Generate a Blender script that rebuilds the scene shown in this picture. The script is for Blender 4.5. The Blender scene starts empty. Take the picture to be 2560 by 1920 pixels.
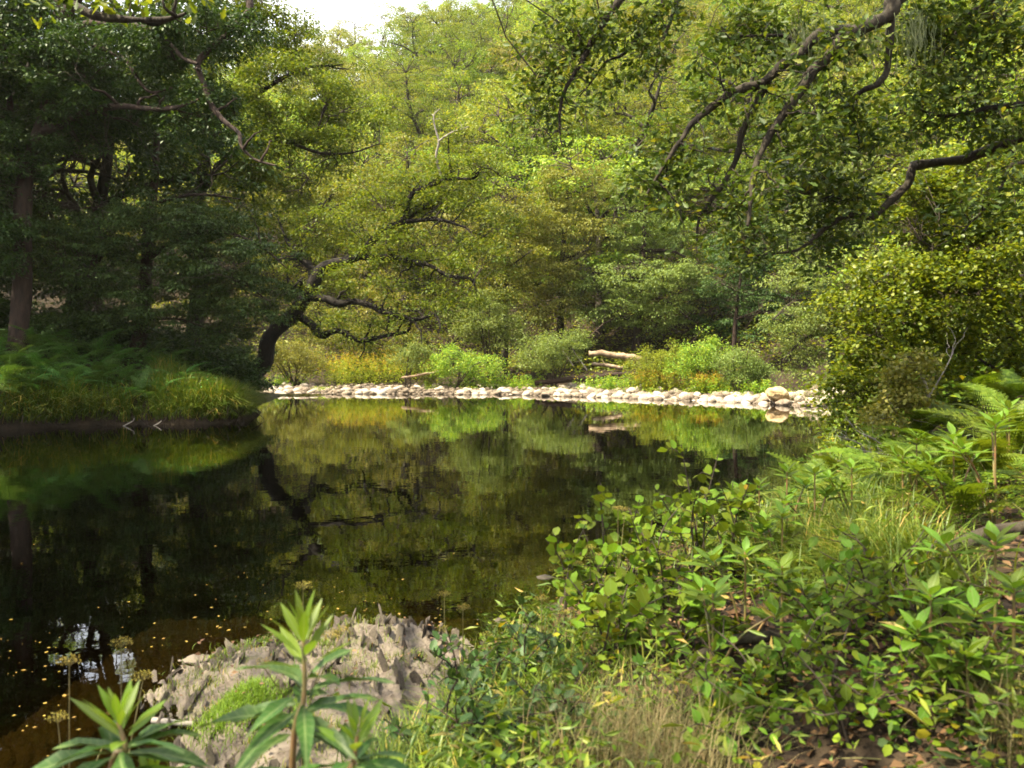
import bpy, math, random, time
T0 = time.time()
import numpy as np
from mathutils import Vector, Matrix

SEED = 11
rng = np.random.default_rng(SEED)
random.seed(SEED)
scene = bpy.context.scene
C = scene.collection

# ------------------------------------------------------------------ camera, sky, sun, exposure
EYE = 2.2                                   # metres above the water
cam_d = bpy.data.cameras.new('camera')
cam = bpy.data.objects.new('camera', cam_d)
C.objects.link(cam)
cam.location = (0, 0, EYE)
cam.rotation_euler = (math.pi / 2, 0, 0)
cam_d.sensor_fit = 'HORIZONTAL'
cam_d.sensor_width = 36
cam_d.lens = 36 * 2000 / 2560
cam_d.shift_y = -77 / 2560
cam_d.clip_start = 0.05
cam_d.clip_end = 2000
cam_d.dof.use_dof = True
cam_d.dof.focus_distance = 24
cam_d.dof.aperture_fstop = 3.4
scene.camera = cam

SUN_DIR = Vector((-0.85, -0.30, 0))         # towards the sun, on the ground
SUN_DIR.normalize()
SUN_EL = math.radians(57)
world = bpy.data.worlds.new('World')
scene.world = world
world.use_nodes = True
wn = world.node_tree
wn.nodes.clear()
w_out = wn.nodes.new('ShaderNodeOutputWorld')
w_bg = wn.nodes.new('ShaderNodeBackground')
w_sky = wn.nodes.new('ShaderNodeTexSky')
w_sky.sky_type = 'NISHITA'
w_sky.sun_disc = False
w_sky.sun_elevation = SUN_EL
w_sky.sun_rotation = math.atan2(SUN_DIR.x, SUN_DIR.y)
w_sky.air_density = 1.0
w_sky.dust_density = 5.0
w_sky.ozone_density = 1.0
w_bg.inputs['Strength'].default_value = 0.125
w_tc = wn.nodes.new('ShaderNodeTexCoord')
w_no = wn.nodes.new('ShaderNodeTexNoise')
w_no.inputs['Scale'].default_value = 2.2
w_no.inputs['Detail'].default_value = 7
wn.links.new(w_tc.outputs['Generated'], w_no.inputs['Vector'])
w_rp = wn.nodes.new('ShaderNodeValToRGB')
w_rp.color_ramp.elements[0].position = .36
w_rp.color_ramp.elements[1].position = .56
wn.links.new(w_no.outputs[0], w_rp.inputs[0])
w_mx = wn.nodes.new('ShaderNodeMix')
w_mx.data_type = 'RGBA'
w_mx.inputs[7].default_value = (6.5, 6.6, 6.8, 1)       # bright summer cloud
wn.links.new(w_rp.outputs[0], w_mx.inputs['Factor'])
wn.links.new(w_sky.outputs[0], w_mx.inputs[6])
wn.links.new(w_mx.outputs[2], w_bg.inputs[0])
wn.links.new(w_bg.outputs[0], w_out.inputs[0])

sun_d = bpy.data.lights.new('sun', 'SUN')
sun_d.energy = 4.6
sun_d.angle = math.radians(0.6)
sun_d.color = (1.0, 0.90, 0.68)
sun = bpy.data.objects.new('sun', sun_d)
C.objects.link(sun)
to_sun = Vector((SUN_DIR.x * math.cos(SUN_EL), SUN_DIR.y * math.cos(SUN_EL), math.sin(SUN_EL)))
sun.rotation_euler = to_sun.to_track_quat('Z', 'Y').to_euler()
sun.location = (-20, 10, 60)

vs = scene.view_settings
vs.view_transform = 'Standard'
vs.look = 'None'
vs.gamma = 1
vs.exposure = 2.0
cy = scene.cycles
cy.max_bounces = 7
cy.diffuse_bounces = 3
cy.glossy_bounces = 3
cy.transmission_bounces = 4
cy.transparent_max_bounces = 10
cy.caustics_reflective = False
cy.caustics_refractive = False
cy.use_denoising = True
cy.filter_width = 1.7
cy.sample_clamp_indirect = 6

# ------------------------------------------------------------------ photo pixels (2212 wide) -> metres at a known distance
FPX, CU, CV = 1728.0, 1106.0, 763.0


def P(u, v, D):
    return np.array([(u - CU) / FPX * D, D, EYE - (v - CV) / FPX * D])


# ------------------------------------------------------------------ mesh helpers
def mk_mesh(name, V, polys, smooth=False):
    me = bpy.data.meshes.new(name)
    V = np.asarray(V, dtype=np.float32)
    me.vertices.add(len(V))
    me.vertices.foreach_set('co', V.ravel())
    loops = np.concatenate([np.asarray(p, dtype=np.int32).ravel() for p in polys])
    sizes = np.concatenate([np.full(len(p), np.asarray(p).shape[1], dtype=np.int32) for p in polys])
    starts = np.concatenate([[0], np.cumsum(sizes)[:-1]]).astype(np.int32)
    me.loops.add(len(loops))
    me.loops.foreach_set('vertex_index', loops)
    me.polygons.add(len(sizes))
    me.polygons.foreach_set('loop_start', starts)
    if smooth:
        me.polygons.foreach_set('use_smooth', np.ones(len(sizes), dtype=bool))
    me.update(calc_edges=True)
    return me


def obj(name, me, mat=None, parent=None, loc=None):
    if mat is not None and len(me.materials) == 0:
        me.materials.append(mat)
    o = bpy.data.objects.new(name, me)
    C.objects.link(o)
    if parent is not None:
        o.parent = parent
    if loc is not None:
        o.location = loc
    return o


def tag(o, label=None, cat=None, group=None, kind=None):
    if label:
        o['label'] = label
    if cat:
        o['category'] = cat
    if group:
        o['group'] = group
    if kind:
        o['kind'] = kind
    return o


def thing(name, label, cat, loc=(0, 0, 0), group=None, rz=0.0):
    o = bpy.data.objects.new(name, None)
    o.empty_display_size = 0.2
    C.objects.link(o)
    o.location = loc
    o.rotation_euler = (0, 0, rz)
    return tag(o, label, cat, group)


def copy_tree(root, loc, rz, sc, label=None):
    r = root.copy()
    C.objects.link(r)
    r.location = loc
    r.rotation_euler = (0, 0, rz)
    r.scale = sc
    if label:
        r['label'] = label
    for ch in root.children:
        c = ch.copy()
        C.objects.link(c)
        c.parent = r
        for g in ch.children:
            d = g.copy()
            C.objects.link(d)
            d.parent = c
    return r


def norm(a):
    return a / np.maximum(np.linalg.norm(a, axis=-1, keepdims=True), 1e-9)


class Tubes:
    def __init__(self):
        self.V, self.F, self.n = [], [], 0

    def add(self, pts, radii, sides=6, cap=True, rough=0.0):
        pts = np.asarray(pts, float)
        n = len(pts)
        radii = np.broadcast_to(np.asarray(radii, float), (n,)) if np.ndim(radii) else np.full(n, radii)
        t = np.gradient(pts, axis=0)
        t = norm(t)
        ref = np.array([0, 0, 1.0]) if abs(t[0][2]) < 0.9 else np.array([1.0, 0, 0])
        u = np.cross(t[0], ref)
        u /= np.linalg.norm(u)
        U = np.empty_like(pts)
        for i in range(n):
            u = u - t[i] * np.dot(u, t[i])
            u /= max(np.linalg.norm(u), 1e-9)
            U[i] = u
        W = np.cross(t, U)
        a = np.arange(sides) * 2 * math.pi / sides
        rr = radii[:, None] * (1 + rough * rng.normal(0, 1, (n, sides)))
        ring = pts[:, None, :] + rr[..., None] * (np.cos(a)[None, :, None] * U[:, None, :] + np.sin(a)[None, :, None] * W[:, None, :])
        self.V.append(ring.reshape(-1, 3))
        i = np.arange(n - 1)[:, None] * sides
        k = np.arange(sides)[None, :]
        k2 = (k + 1) % sides
        q = np.stack([i + k, i + k2, i + sides + k2, i + sides + k], -1).reshape(-1, 4) + self.n
        self.F.append(q)
        if cap and sides == 4:
            pass
        self.n += n * sides
        return self

    def cap_ends(self, sides, n, first=True, last=True):
        base = self.n - n * sides
        if not hasattr(self, 'caps'):
            self.caps = []
        if first:
            self.caps.append(np.array([[base + k for k in range(sides)][::-1]]))
        if last:
            self.caps.append(np.array([[self.n - sides + k for k in range(sides)]]))

    def mesh(self, name, base=(0, 0, 0), smooth=True):
        V = np.concatenate(self.V) - np.asarray(base)
        polys = [np.concatenate(self.F)] + getattr(self, 'caps', [])
        return mk_mesh(name, V, polys, smooth)


def catmull(Pts, n=4):
    Pts = np.asarray(Pts, float)
    Q = np.vstack([2 * Pts[0] - Pts[1], Pts, 2 * Pts[-1] - Pts[-2]])
    out = []
    for i in range(1, len(Q) - 2):
        p0, p1, p2, p3 = Q[i - 1], Q[i], Q[i + 1], Q[i + 2]
        for t in np.linspace(0, 1, n, endpoint=False):
            out.append(0.5 * ((2 * p1) + (-p0 + p2) * t + (2 * p0 - 5 * p1 + 4 * p2 - p3) * t * t + (-p0 + 3 * p1 - 3 * p2 + p3) * t ** 3))
    out.append(Q[-2])
    return np.array(out)


# leaf outlines: x along the leaf, y across, z up
KITE_V = np.array([[0, 0, 0], [.45, .27, .07], [1, 0, -.06], [.45, -.27, .07]])
KITE_F = [np.array([[0, 1, 2], [0, 2, 3]])]
ROUND_V = np.array([[0, 0, 0], [.22, .33, .05], [.68, .36, .07], [1, 0, -.04], [.68, -.36, .07], [.22, -.33, .05]])
ROUND_F = [np.array([[0, 3, 2, 1], [0, 5, 4, 3]])]
_o = [(0, 0), (.14, .07), (.25, .05), (.38, .17), (.48, .11), (.64, .25), (.75, .15), (.90, .15), (1, 0)]
OAK_V = np.array([[x, y, .25 * y] for x, y in _o] + [[x, -y, .25 * y] for x, y in _o[1:-1]] + [[.5, 0, 0]])
OAK_F = [np.array([[15 + 1, i + 1, i] for i in range(8)] + [[16, (9 + i - 1 if i > 0 else 0), (9 + i if i < 7 else 8)] for i in range(8)])]
_l = [(0, 0), (.12, .055), (.3, .125), (.5, .15), (.72, .105), (.9, .04)]
LANCE_V = np.array([[x, y, .3 * y - .10 * x * x] for x, y in _l] + [[1, 0, -.10]] + [[x, -y, .3 * y - .10 * x * x] for x, y in _l[1:][::-1]]
                   + [[x, 0, -.10 * x * x] for x, y in _l[1:]])
_q = []
for i in range(1, 5):
    a, b = 11 + i, 12 + i
    _q.append([a, b, i + 1, i])
    _q.append([b, a, 12 - i, 11 - i])
LANCE_F = [np.array(_q), np.array([[0, 12, 1], [0, 11, 12], [16, 6, 5], [16, 7, 6]])]
OVAL_V = LANCE_V * np.array([1, 2.25, 1.6])
OVAL_F = LANCE_F


def leaf_mesh_arrays(cen, axis, nrm, size, T=KITE_V, F=KITE_F, width=None):
    N, k = len(cen), len(T)
    ax = norm(axis)
    s = norm(np.cross(nrm, ax))
    n2 = np.cross(ax, s)
    size = np.broadcast_to(size, (N,))
    w = size if width is None else size * width
    V = cen[:, None, :] + (T[None, :, 0:1] * ax[:, None, :] * size[:, None, None] + T[None, :, 1:2] * s[:, None, :] * w[:, None, None]
                           + T[None, :, 2:3] * n2[:, None, :] * size[:, None, None])
    off = (np.arange(N) * k)[:, None, None]
    polys = [(f[None] + off).reshape(-1, f.shape[1]) for f in F]
    return V.reshape(-1, 3), polys


def merge_arrays(items):
    V, polys, n = [], [], 0
    for v, ps in items:
        V.append(v)
        polys += [p + n for p in ps]
        n += len(v)
    by = {}
    for p in polys:
        by.setdefault(p.shape[1], []).append(p)
    return np.concatenate(V), [np.concatenate(x) for x in by.values()]


def rand_dir(n, flat=1.0):
    d = rng.normal(0, 1, (n, 3))
    d = norm(d)
    d[:, 2] *= flat
    return d


# ------------------------------------------------------------------ materials
def new_mat(name):
    m = bpy.data.materials.new(name)
    m.use_nodes = True
    m.node_tree.nodes.clear()
    return m, m.node_tree.nodes, m.node_tree.links


def ramp(nd, stops):
    r = nd.new('ShaderNodeValToRGB')
    e = r.color_ramp.elements
    while len(e) < len(stops):
        e.new(0.5)
    for el, (p, c) in zip(e, stops):
        el.position = p
        el.color = (*c, 1)
    return r


def leaf_mat(name, stops, trans=0.42, rough=0.5, spec=0.22, tint=(1.25, 1.15, 0.55), vary=0.12, hue=0.015):
    m, nd, lk = new_mat(name)
    out = nd.new('ShaderNodeOutputMaterial')
    geo = nd.new('ShaderNodeNewGeometry')
    r = ramp(nd, stops)
    lk.new(geo.outputs['Random Per Island'], r.inputs[0])
    oi = nd.new('ShaderNodeObjectInfo')
    hs = nd.new('ShaderNodeHueSaturation')
    lk.new(r.outputs[0], hs.inputs['Color'])
    mv = nd.new('ShaderNodeMapRange')
    mv.inputs[3].default_value = 1 - vary
    mv.inputs[4].default_value = 1 + vary
    lk.new(oi.outputs['Random'], mv.inputs[0])
    lk.new(mv.outputs[0], hs.inputs['Value'])
    mh = nd.new('ShaderNodeMapRange')
    mh.inputs[3].default_value = .5 - hue
    mh.inputs[4].default_value = .5 + hue
    lk.new(oi.outputs['Random'], mh.inputs[0])
    lk.new(mh.outputs[0], hs.inputs['Hue'])
    b = nd.new('ShaderNodeBsdfPrincipled')
    lk.new(hs.outputs[0], b.inputs['Base Color'])
    b.inputs['Roughness'].default_value = rough
    b.inputs['Specular IOR Level'].default_value = spec
    t = nd.new('ShaderNodeBsdfTranslucent')
    mu = nd.new('ShaderNodeMix')
    mu.data_type = 'RGBA'
    mu.blend_type = 'MULTIPLY'
    mu.inputs['Factor'].default_value = 1
    mu.clamp_result = False
    lk.new(hs.outputs[0], mu.inputs[6])
    mu.inputs[7].default_value = (*tint, 1)
    lk.new(mu.outputs[2], t.inputs[0])
    mx = nd.new('ShaderNodeMixShader')
    mx.inputs[0].default_value = trans
    lk.new(b.outputs[0], mx.inputs[1])
    lk.new(t.outputs[0], mx.inputs[2])
    lk.new(mx.outputs[0], out.inputs[0])
    return m


def veined(mat, name):
    """the same leaf with a pale midrib, side veins and a few brown blemishes, in the leaf's own coordinates"""
    m = mat.copy()
    m.name = name
    nd, lk = m.node_tree.nodes, m.node_tree.links
    hs = next(n for n in nd if n.type == 'HUE_SAT')
    targets = [l.to_socket for l in hs.outputs[0].links]
    tc = nd.new('ShaderNodeTexCoord')
    sp = nd.new('ShaderNodeSeparateXYZ')
    lk.new(tc.outputs['Object'], sp.inputs[0])

    def mth(op, a, b=None):
        n = nd.new('ShaderNodeMath')
        n.operation = op
        for i, v in enumerate((a, b)):
            if v is None:
                continue
            if hasattr(v, 'is_linked'):
                lk.new(v, n.inputs[i])
            else:
                n.inputs[i].default_value = v
        return n.outputs[0]
    ay = mth('ABSOLUTE', sp.outputs['Y'])
    mid = mth('LESS_THAN', ay, .012)
    ph = mth('SUBTRACT', mth('MULTIPLY', sp.outputs['X'], 62.0), mth('MULTIPLY', ay, 75.0))
    side = mth('MULTIPLY', mth('GREATER_THAN', mth('SINE', ph), .86), .45)
    vein = mth('MAXIMUM', mid, side)
    mx = nd.new('ShaderNodeMix')
    mx.data_type = 'RGBA'
    lk.new(mth('MULTIPLY', vein, .5), mx.inputs['Factor'])
    lk.new(hs.outputs[0], mx.inputs[6])
    mx.inputs[7].default_value = (.20, .26, .09, 1)
    nz = nd.new('ShaderNodeTexNoise')
    nz.inputs['Scale'].default_value = 5
    nz.inputs['Detail'].default_value = 3
    oi = next(n for n in nd if n.type == 'OBJECT_INFO')
    va = nd.new('ShaderNodeVectorMath')
    va.operation = 'ADD'
    lk.new(tc.outputs['Object'], va.inputs[0])
    cb = nd.new('ShaderNodeCombineXYZ')
    lk.new(mth('MULTIPLY', oi.outputs['Random'], 90.0), cb.inputs[0])
    lk.new(cb.outputs[0], va.inputs[1])
    lk.new(va.outputs[0], nz.inputs['Vector'])
    sr = ramp(nd, [(.66, (0, 0, 0)), (.72, (1, 1, 1))])
    lk.new(nz.outputs[0], sr.inputs[0])
    m2 = nd.new('ShaderNodeMix')
    m2.data_type = 'RGBA'
    lk.new(mth('MULTIPLY', sr.outputs[0], .8), m2.inputs['Factor'])
    lk.new(mx.outputs[2], m2.inputs[6])
    m2.inputs[7].default_value = (.12, .07, .02, 1)
    for t in targets:
        lk.new(m2.outputs[2], t)
    return m


def noise_mat(name, stops, scale=4, detail=6, rough=0.85, bump=0.4, bscale=None, stretch=(1, 1, 1), bdist=0.03, spec=0.3, objrand=0.0, coord='Object'):
    m, nd, lk = new_mat(name)
    out = nd.new('ShaderNodeOutputMaterial')
    b = nd.new('ShaderNodeBsdfPrincipled')
    tc = nd.new('ShaderNodeTexCoord')
    mp = nd.new('ShaderNodeMapping')
    mp.inputs['Scale'].default_value = stretch
    lk.new(tc.outputs[coord], mp.inputs[0])
    n = nd.new('ShaderNodeTexNoise')
    n.inputs['Scale'].default_value = scale
    n.inputs['Detail'].default_value = detail
    n.inputs['Roughness'].default_value = 0.65
    lk.new(mp.outputs[0], n.inputs['Vector'])
    r = ramp(nd, stops)
    src = n.outputs[0]
    if objrand:
        oi = nd.new('ShaderNodeObjectInfo')
        mm = nd.new('ShaderNodeMath')
        mm.operation = 'MULTIPLY_ADD'
        mm.inputs[1].default_value = objrand
        lk.new(oi.outputs['Random'], mm.inputs[0])
        ad = nd.new('ShaderNodeMath')
        ad.operation = 'SUBTRACT'
        lk.new(n.outputs[0], ad.inputs[0])
        ad.inputs[1].default_value = objrand / 2
        lk.new(ad.outputs[0], mm.inputs[2])
        src = mm.outputs[0]
    lk.new(src, r.inputs[0])
    lk.new(r.outputs[0], b.inputs['Base Color'])
    b.inputs['Roughness'].default_value = rough
    b.inputs['Specular IOR Level'].default_value = spec
    if bump:
        n2 = nd.new('ShaderNodeTexNoise')
        n2.inputs['Scale'].default_value = bscale or scale * 3
        n2.inputs['Detail'].default_value = 5
        lk.new(mp.outputs[0], n2.inputs['Vector'])
        bp = nd.new('ShaderNodeBump')
        bp.inputs['Strength'].default_value = bump
        bp.inputs['Distance'].default_value = bdist
        lk.new(n2.outputs[0], bp.inputs['Height'])
        lk.new(bp.outputs[0], b.inputs['Normal'])
    lk.new(b.outputs[0], out.inputs[0])
    return m


M = {}
M['bark'] = noise_mat('bark', [(.3, (.008, .006, .004)), (.5, (.026, .019, .012)), (.66, (.045, .038, .022)), (.8, (.040, .050, .018))], 5, 7, .9, .9, 14, (1, 1, .35), .05)
M['bark_dark'] = noise_mat('bark_dark', [(.3, (.005, .004, .003)), (.55, (.014, .010, .007)), (.75, (.026, .021, .012)), (.9, (.03, .034, .012))], 5, 7, .9, 1.0, 14, (1, 1, .5), .05)
M['bark_red'] = noise_mat('bark_red', [(.3, (.011, .007, .005)), (.55, (.034, .020, .013)), (.8, (.058, .039, .026))], 6, 6, .9, .8, 16, (1, 1, .3), .04)
M['bark_pale'] = noise_mat('bark_pale', [(.3, (.12, .10, .08)), (.6, (.26, .23, .19)), (.8, (.34, .31, .26))], 8, 5, .85, .5, 20, (1, 1, .4), .02)
M['twig'] = noise_mat('twig', [(.3, (.022, .016, .010)), (.7, (.065, .048, .03))], 8, 3, .85, 0)
M['log'] = noise_mat('log_wood', [(.3, (.10, .06, .035)), (.5, (.26, .18, .11)), (.75, (.42, .34, .24))], 4, 6, .85, .7, 12, (1, 1, 1), .03)
M['leaf_hill'] = leaf_mat('leaf_hill', [(0, (0.088, 0.148, 0.015)), (.35, (0.159, 0.235, 0.024)), (.75, (0.237, 0.297, 0.030)), (1, (0.347, 0.342, 0.033))], .42, .5, .3, vary=.36, hue=.03)
M['leaf_oak'] = leaf_mat('leaf_oak', [(0, (0.051, 0.093, 0.010)), (.5, (0.106, 0.159, 0.014)), (1, (0.181, 0.218, 0.018))], .42)
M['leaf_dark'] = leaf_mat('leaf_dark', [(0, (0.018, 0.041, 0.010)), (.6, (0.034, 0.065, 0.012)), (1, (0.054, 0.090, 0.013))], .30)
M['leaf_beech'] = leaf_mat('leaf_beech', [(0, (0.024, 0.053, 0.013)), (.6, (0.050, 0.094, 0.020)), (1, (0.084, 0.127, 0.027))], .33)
M['leaf_pale'] = leaf_mat('leaf_pale', [(0, (0.106, 0.164, 0.037)), (.6, (0.168, 0.227, 0.052)), (1, (0.231, 0.282, 0.072))], .40)
M['leaf_yellow'] = leaf_mat('leaf_yellow', [(0, (0.123, 0.174, 0.017)), (.5, (0.189, 0.232, 0.022)), (1, (0.290, 0.290, 0.029))], .45)
M['leaf_olive'] = leaf_mat('leaf_olive', [(0, (0.106, 0.125, 0.020)), (.5, (0.177, 0.188, 0.032)), (1, (0.265, 0.243, 0.046))], .40)
M['leaf_nearoak'] = leaf_mat('leaf_nearoak', [(0, (0.028, 0.053, 0.008)), (.6, (0.063, 0.097, 0.012)), (.93, (0.115, 0.142, 0.016)), (1, (0.207, 0.200, 0.020))], .36)
M['leaf_alder'] = leaf_mat('leaf_alder', [(0, (0.054, 0.101, 0.008)), (.5, (0.121, 0.176, 0.011)), (1, (0.220, 0.254, 0.015))], .45, .42, .28)
M['leaf_near'] = leaf_mat('leaf_near', [(0, (0.053, 0.100, 0.008)), (.5, (0.108, 0.170, 0.013)), (.9, (0.179, 0.221, 0.015)), (1, (0.286, 0.213, 0.015))], .42, .55, .12, vary=.3, hue=.03)
M['leaf_gloss'] = leaf_mat('leaf_gloss', [(0, (0.068, 0.135, 0.012)), (.6, (0.126, 0.198, 0.013)), (1, (0.196, 0.255, 0.020))], .38, .45, .2, vary=.3, hue=.02)
M['leaf_bramble'] = leaf_mat('leaf_bramble', [(0, (.016, .042, .010)), (.6, (.034, .075, .014)), (1, (.06, .105, .018))], .3, .5, .25, vary=.3)
M['balsam_leaf'] = leaf_mat('balsam_leaf', [(0, (.036, .090, .016)), (1, (.058, .115, .020))], .34, .42, .22, vary=.15)
M['balsam_top'] = leaf_mat('balsam_top', [(0, (.12, .20, .015)), (1, (.17, .24, .02))], .45, .45, .25, vary=.1)
M['balsam_stem'] = noise_mat('balsam_stem', [(.35, (.10, .12, .03)), (.65, (.22, .10, .05))], 7, 3, .4, 0, spec=.5)
M['fern'] = leaf_mat('fern', [(0, (0.059, 0.132, 0.026)), (1, (0.101, 0.193, 0.036))], .35, .55, .25, vary=.25, hue=.02)
M['fern_lit'] = leaf_mat('fern_lit', [(0, (0.083, 0.138, 0.009)), (1, (0.139, 0.189, 0.012))], .4, .5, .3, vary=.2, hue=.015)  # second bracken colour with the sunlit tone put into it
M['grass'] = leaf_mat('grass', [(0, (0.057, 0.102, 0.010)), (.6, (0.114, 0.162, 0.014)), (.92, (0.195, 0.216, 0.022)), (1, (0.390, 0.256, 0.070))], .35, .45, .35)
M['grass_dry'] = leaf_mat('grass_dry', [(0, (.09, .10, .03)), (.6, (.17, .15, .06)), (1, (.26, .20, .09))], .3, .6, .2)
M['moss'] = leaf_mat('moss', [(0, (.08, .15, .012)), (1, (.17, .26, .02))], .35, .6, .2)
M['flower_yellow'] = leaf_mat('flower_yellow', [(0, (.24, .20, .02)), (.5, (.42, .31, .02)), (1, (.55, .40, .03))], .35, .6, .2, tint=(1, .9, .5))
M['umbel'] = leaf_mat('umbel', [(0, (.18, .14, .03)), (.5, (.32, .24, .05)), (1, (.3, .28, .07))], .3, .6, .2)
M['dead_leaf'] = leaf_mat('dead_leaf', [(0, (.08, .04, .012)), (.4, (.20, .12, .02)), (.8, (.30, .22, .03)), (1, (.34, .30, .18))], .2, .6, .3, tint=(1, .8, .4))
M['litter'] = leaf_mat('litter', [(0, (.05, .025, .012)), (.5, (.11, .06, .025)), (1, (.18, .11, .05))], .1, .7, .2, tint=(1, .8, .4))
M['lichen'] = leaf_mat('lichen', [(0, (.12, .15, .07)), (1, (.2, .23, .12))], .3, .8, .1)
M['stone'] = noise_mat('stone', [(.15, (.06, .045, .03)), (.35, (.17, .13, .09)), (.55, (.31, .255, .19)), (.75, (.42, .37, .30)), (.95, (.20, .12, .05))], 4, 6, .8, .3, 10, (1, 1, 1), .03, .3, .55)
M['slate'] = noise_mat('slate', [(.25, (.018, .013, .008)), (.42, (.065, .048, .032)), (.60, (.125, .10, .074)), (.75, (.09, .08, .034)), (.9, (.17, .14, .11))], 7, 7, .75, .7, 24, (1, 1, 2.2), .02, .35, .35)
M['bed_stone'] = noise_mat('bed_stone', [(.3, (.02, .016, .010)), (.6, (.06, .048, .03)), (.8, (.09, .075, .05))], 5, 4, .8, 0)
M['boulder'] = noise_mat('boulder', [(.3, (.20, .12, .05)), (.5, (.45, .32, .16)), (.75, (.6, .5, .34))], 3, 6, .8, .6, 9, (1, 1, 1), .05)


def ground_material():
    m, nd, lk = new_mat('ground_soil')
    out = nd.new('ShaderNodeOutputMaterial')
    b = nd.new('ShaderNodeBsdfPrincipled')
    tc = nd.new('ShaderNodeTexCoord')
    n = nd.new('ShaderNodeTexNoise')
    n.inputs['Scale'].default_value = 1.7
    n.inputs['Detail'].default_value = 9
    n.inputs['Roughness'].default_value = .7
    lk.new(tc.outputs['Object'], n.inputs['Vector'])
    soil = ramp(nd, [(.3, (.010, .007, .005)), (.48, (.026, .018, .011)), (.62, (.042, .029, .016)), (.75, (.028, .034, .012))])
    lk.new(n.outputs[0], soil.inputs[0])
    v = nd.new('ShaderNodeTexVoronoi')
    v.inputs['Scale'].default_value = 6.5
    v.feature = 'SMOOTH_F1'
    v.inputs['Randomness'].default_value = 1
    lk.new(tc.outputs['Object'], v.inputs['Vector'])
    bed = ramp(nd, [(0, (.030, .022, .011)), (.35, (.050, .036, .018)), (.6, (.018, .013, .007)), (1, (.008, .006, .004))])
    lk.new(v.outputs['Distance'], bed.inputs[0])
    mb = nd.new('ShaderNodeMix')
    mb.data_type = 'RGBA'
    mb.inputs['Factor'].default_value = .5
    lk.new(bed.outputs[0], mb.inputs[6])
    lk.new(soil.outputs[0], mb.inputs[7])
    g = nd.new('ShaderNodeSeparateXYZ')
    lk.new(tc.outputs['Object'], g.inputs[0])
    mr = nd.new('ShaderNodeMapRange')
    mr.inputs[1].default_value = -.05
    mr.inputs[2].default_value = .05
    lk.new(g.outputs['Z'], mr.inputs[0])
    mx = nd.new('ShaderNodeMix')
    mx.data_type = 'RGBA'
    lk.new(mr.outputs[0], mx.inputs['Factor'])
    lk.new(mb.outputs[2], mx.inputs[6])
    lk.new(soil.outputs[0], mx.inputs[7])
    lk.new(mx.outputs[2], b.inputs['Base Color'])
    b.inputs['Roughness'].default_value = .95
    b.inputs['Specular IOR Level'].default_value = .15
    bp = nd.new('ShaderNodeBump')
    bp.inputs['Strength'].default_value = .8
    bp.inputs['Distance'].default_value = .08
    n2 = nd.new('ShaderNodeTexNoise')
    n2.inputs['Scale'].default_value = 9
    n2.inputs['Detail'].default_value = 6
    lk.new(tc.outputs['Object'], n2.inputs['Vector'])
    lk.new(n2.outputs[0], bp.inputs['Height'])
    lk.new(bp.outputs[0], b.inputs['Normal'])
    lk.new(b.outputs[0], out.inputs[0])
    return m


def water_material(name, strength, dist, sc, tint, deep=None):
    m, nd, lk = new_mat(name)
    out = nd.new('ShaderNodeOutputMaterial')
    tc = nd.new('ShaderNodeTexCoord')
    hs = []
    for s, w in sc:
        n = nd.new('ShaderNodeTexNoise')
        n.inputs['Scale'].default_value = s
        n.inputs['Detail'].default_value = 2
        lk.new(tc.outputs['Object'], n.inputs['Vector'])
        mu = nd.new('ShaderNodeMath')
        mu.operation = 'MULTIPLY'
        mu.inputs[1].default_value = w
        lk.new(n.outputs[0], mu.inputs[0])
        hs.append(mu)
    a = hs[0]
    for h in hs[1:]:
        ad = nd.new('ShaderNodeMath')
        ad.operation = 'ADD'
        lk.new(a.outputs[0], ad.inputs[0])
        lk.new(h.outputs[0], ad.inputs[1])
        a = ad
    bp = nd.new('ShaderNodeBump')
    bp.inputs['Strength'].default_value = strength
    bp.inputs['Distance'].default_value = dist
    lk.new(a.outputs[0], bp.inputs['Height'])
    fr = nd.new('ShaderNodeFresnel')
    fr.inputs['IOR'].default_value = 1.55
    lk.new(bp.outputs[0], fr.inputs['Normal'])
    tr = nd.new('ShaderNodeBsdfTransparent')
    tr.inputs[0].default_value = (*tint, 1)
    if deep is not None:                         # peat-brown water swallows more light where it is deep
        at = nd.new('ShaderNodeAttribute')
        at.attribute_name = 'depth'
        dr = ramp(nd, [(.12, tint), (.9, deep)])
        lk.new(at.outputs['Fac'], dr.inputs[0])
        lk.new(dr.outputs[0], tr.inputs[0])
    gl = nd.new('ShaderNodeBsdfGlossy')
    gl.inputs['Roughness'].default_value = 0.012
    lk.new(bp.outputs[0], gl.inputs['Normal'])
    mx = nd.new('ShaderNodeMixShader')
    fm = nd.new('ShaderNodeMath')
    fm.operation = 'MULTIPLY'
    fm.use_clamp = True
    fm.inputs[1].default_value = 1.45
    lk.new(fr.outputs[0], fm.inputs[0])
    lk.new(fm.outputs[0], mx.inputs[0])
    lk.new(tr.outputs[0], mx.inputs[1])
    lk.new(gl.outputs[0], mx.inputs[2])
    lk.new(mx.outputs[0], out.inputs[0])
    return m


M['ground'] = ground_material()
M['water'] = water_material('river_water', .5, .0055, [(1.1, 1.0), (5.5, .22)], (.27, .225, .09), (.06, .05, .02))
M['riffle'] = water_material('riffle_water', 1.0, .05, [(4, 1.0), (14, .4)], (.6, .55, .4))

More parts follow.
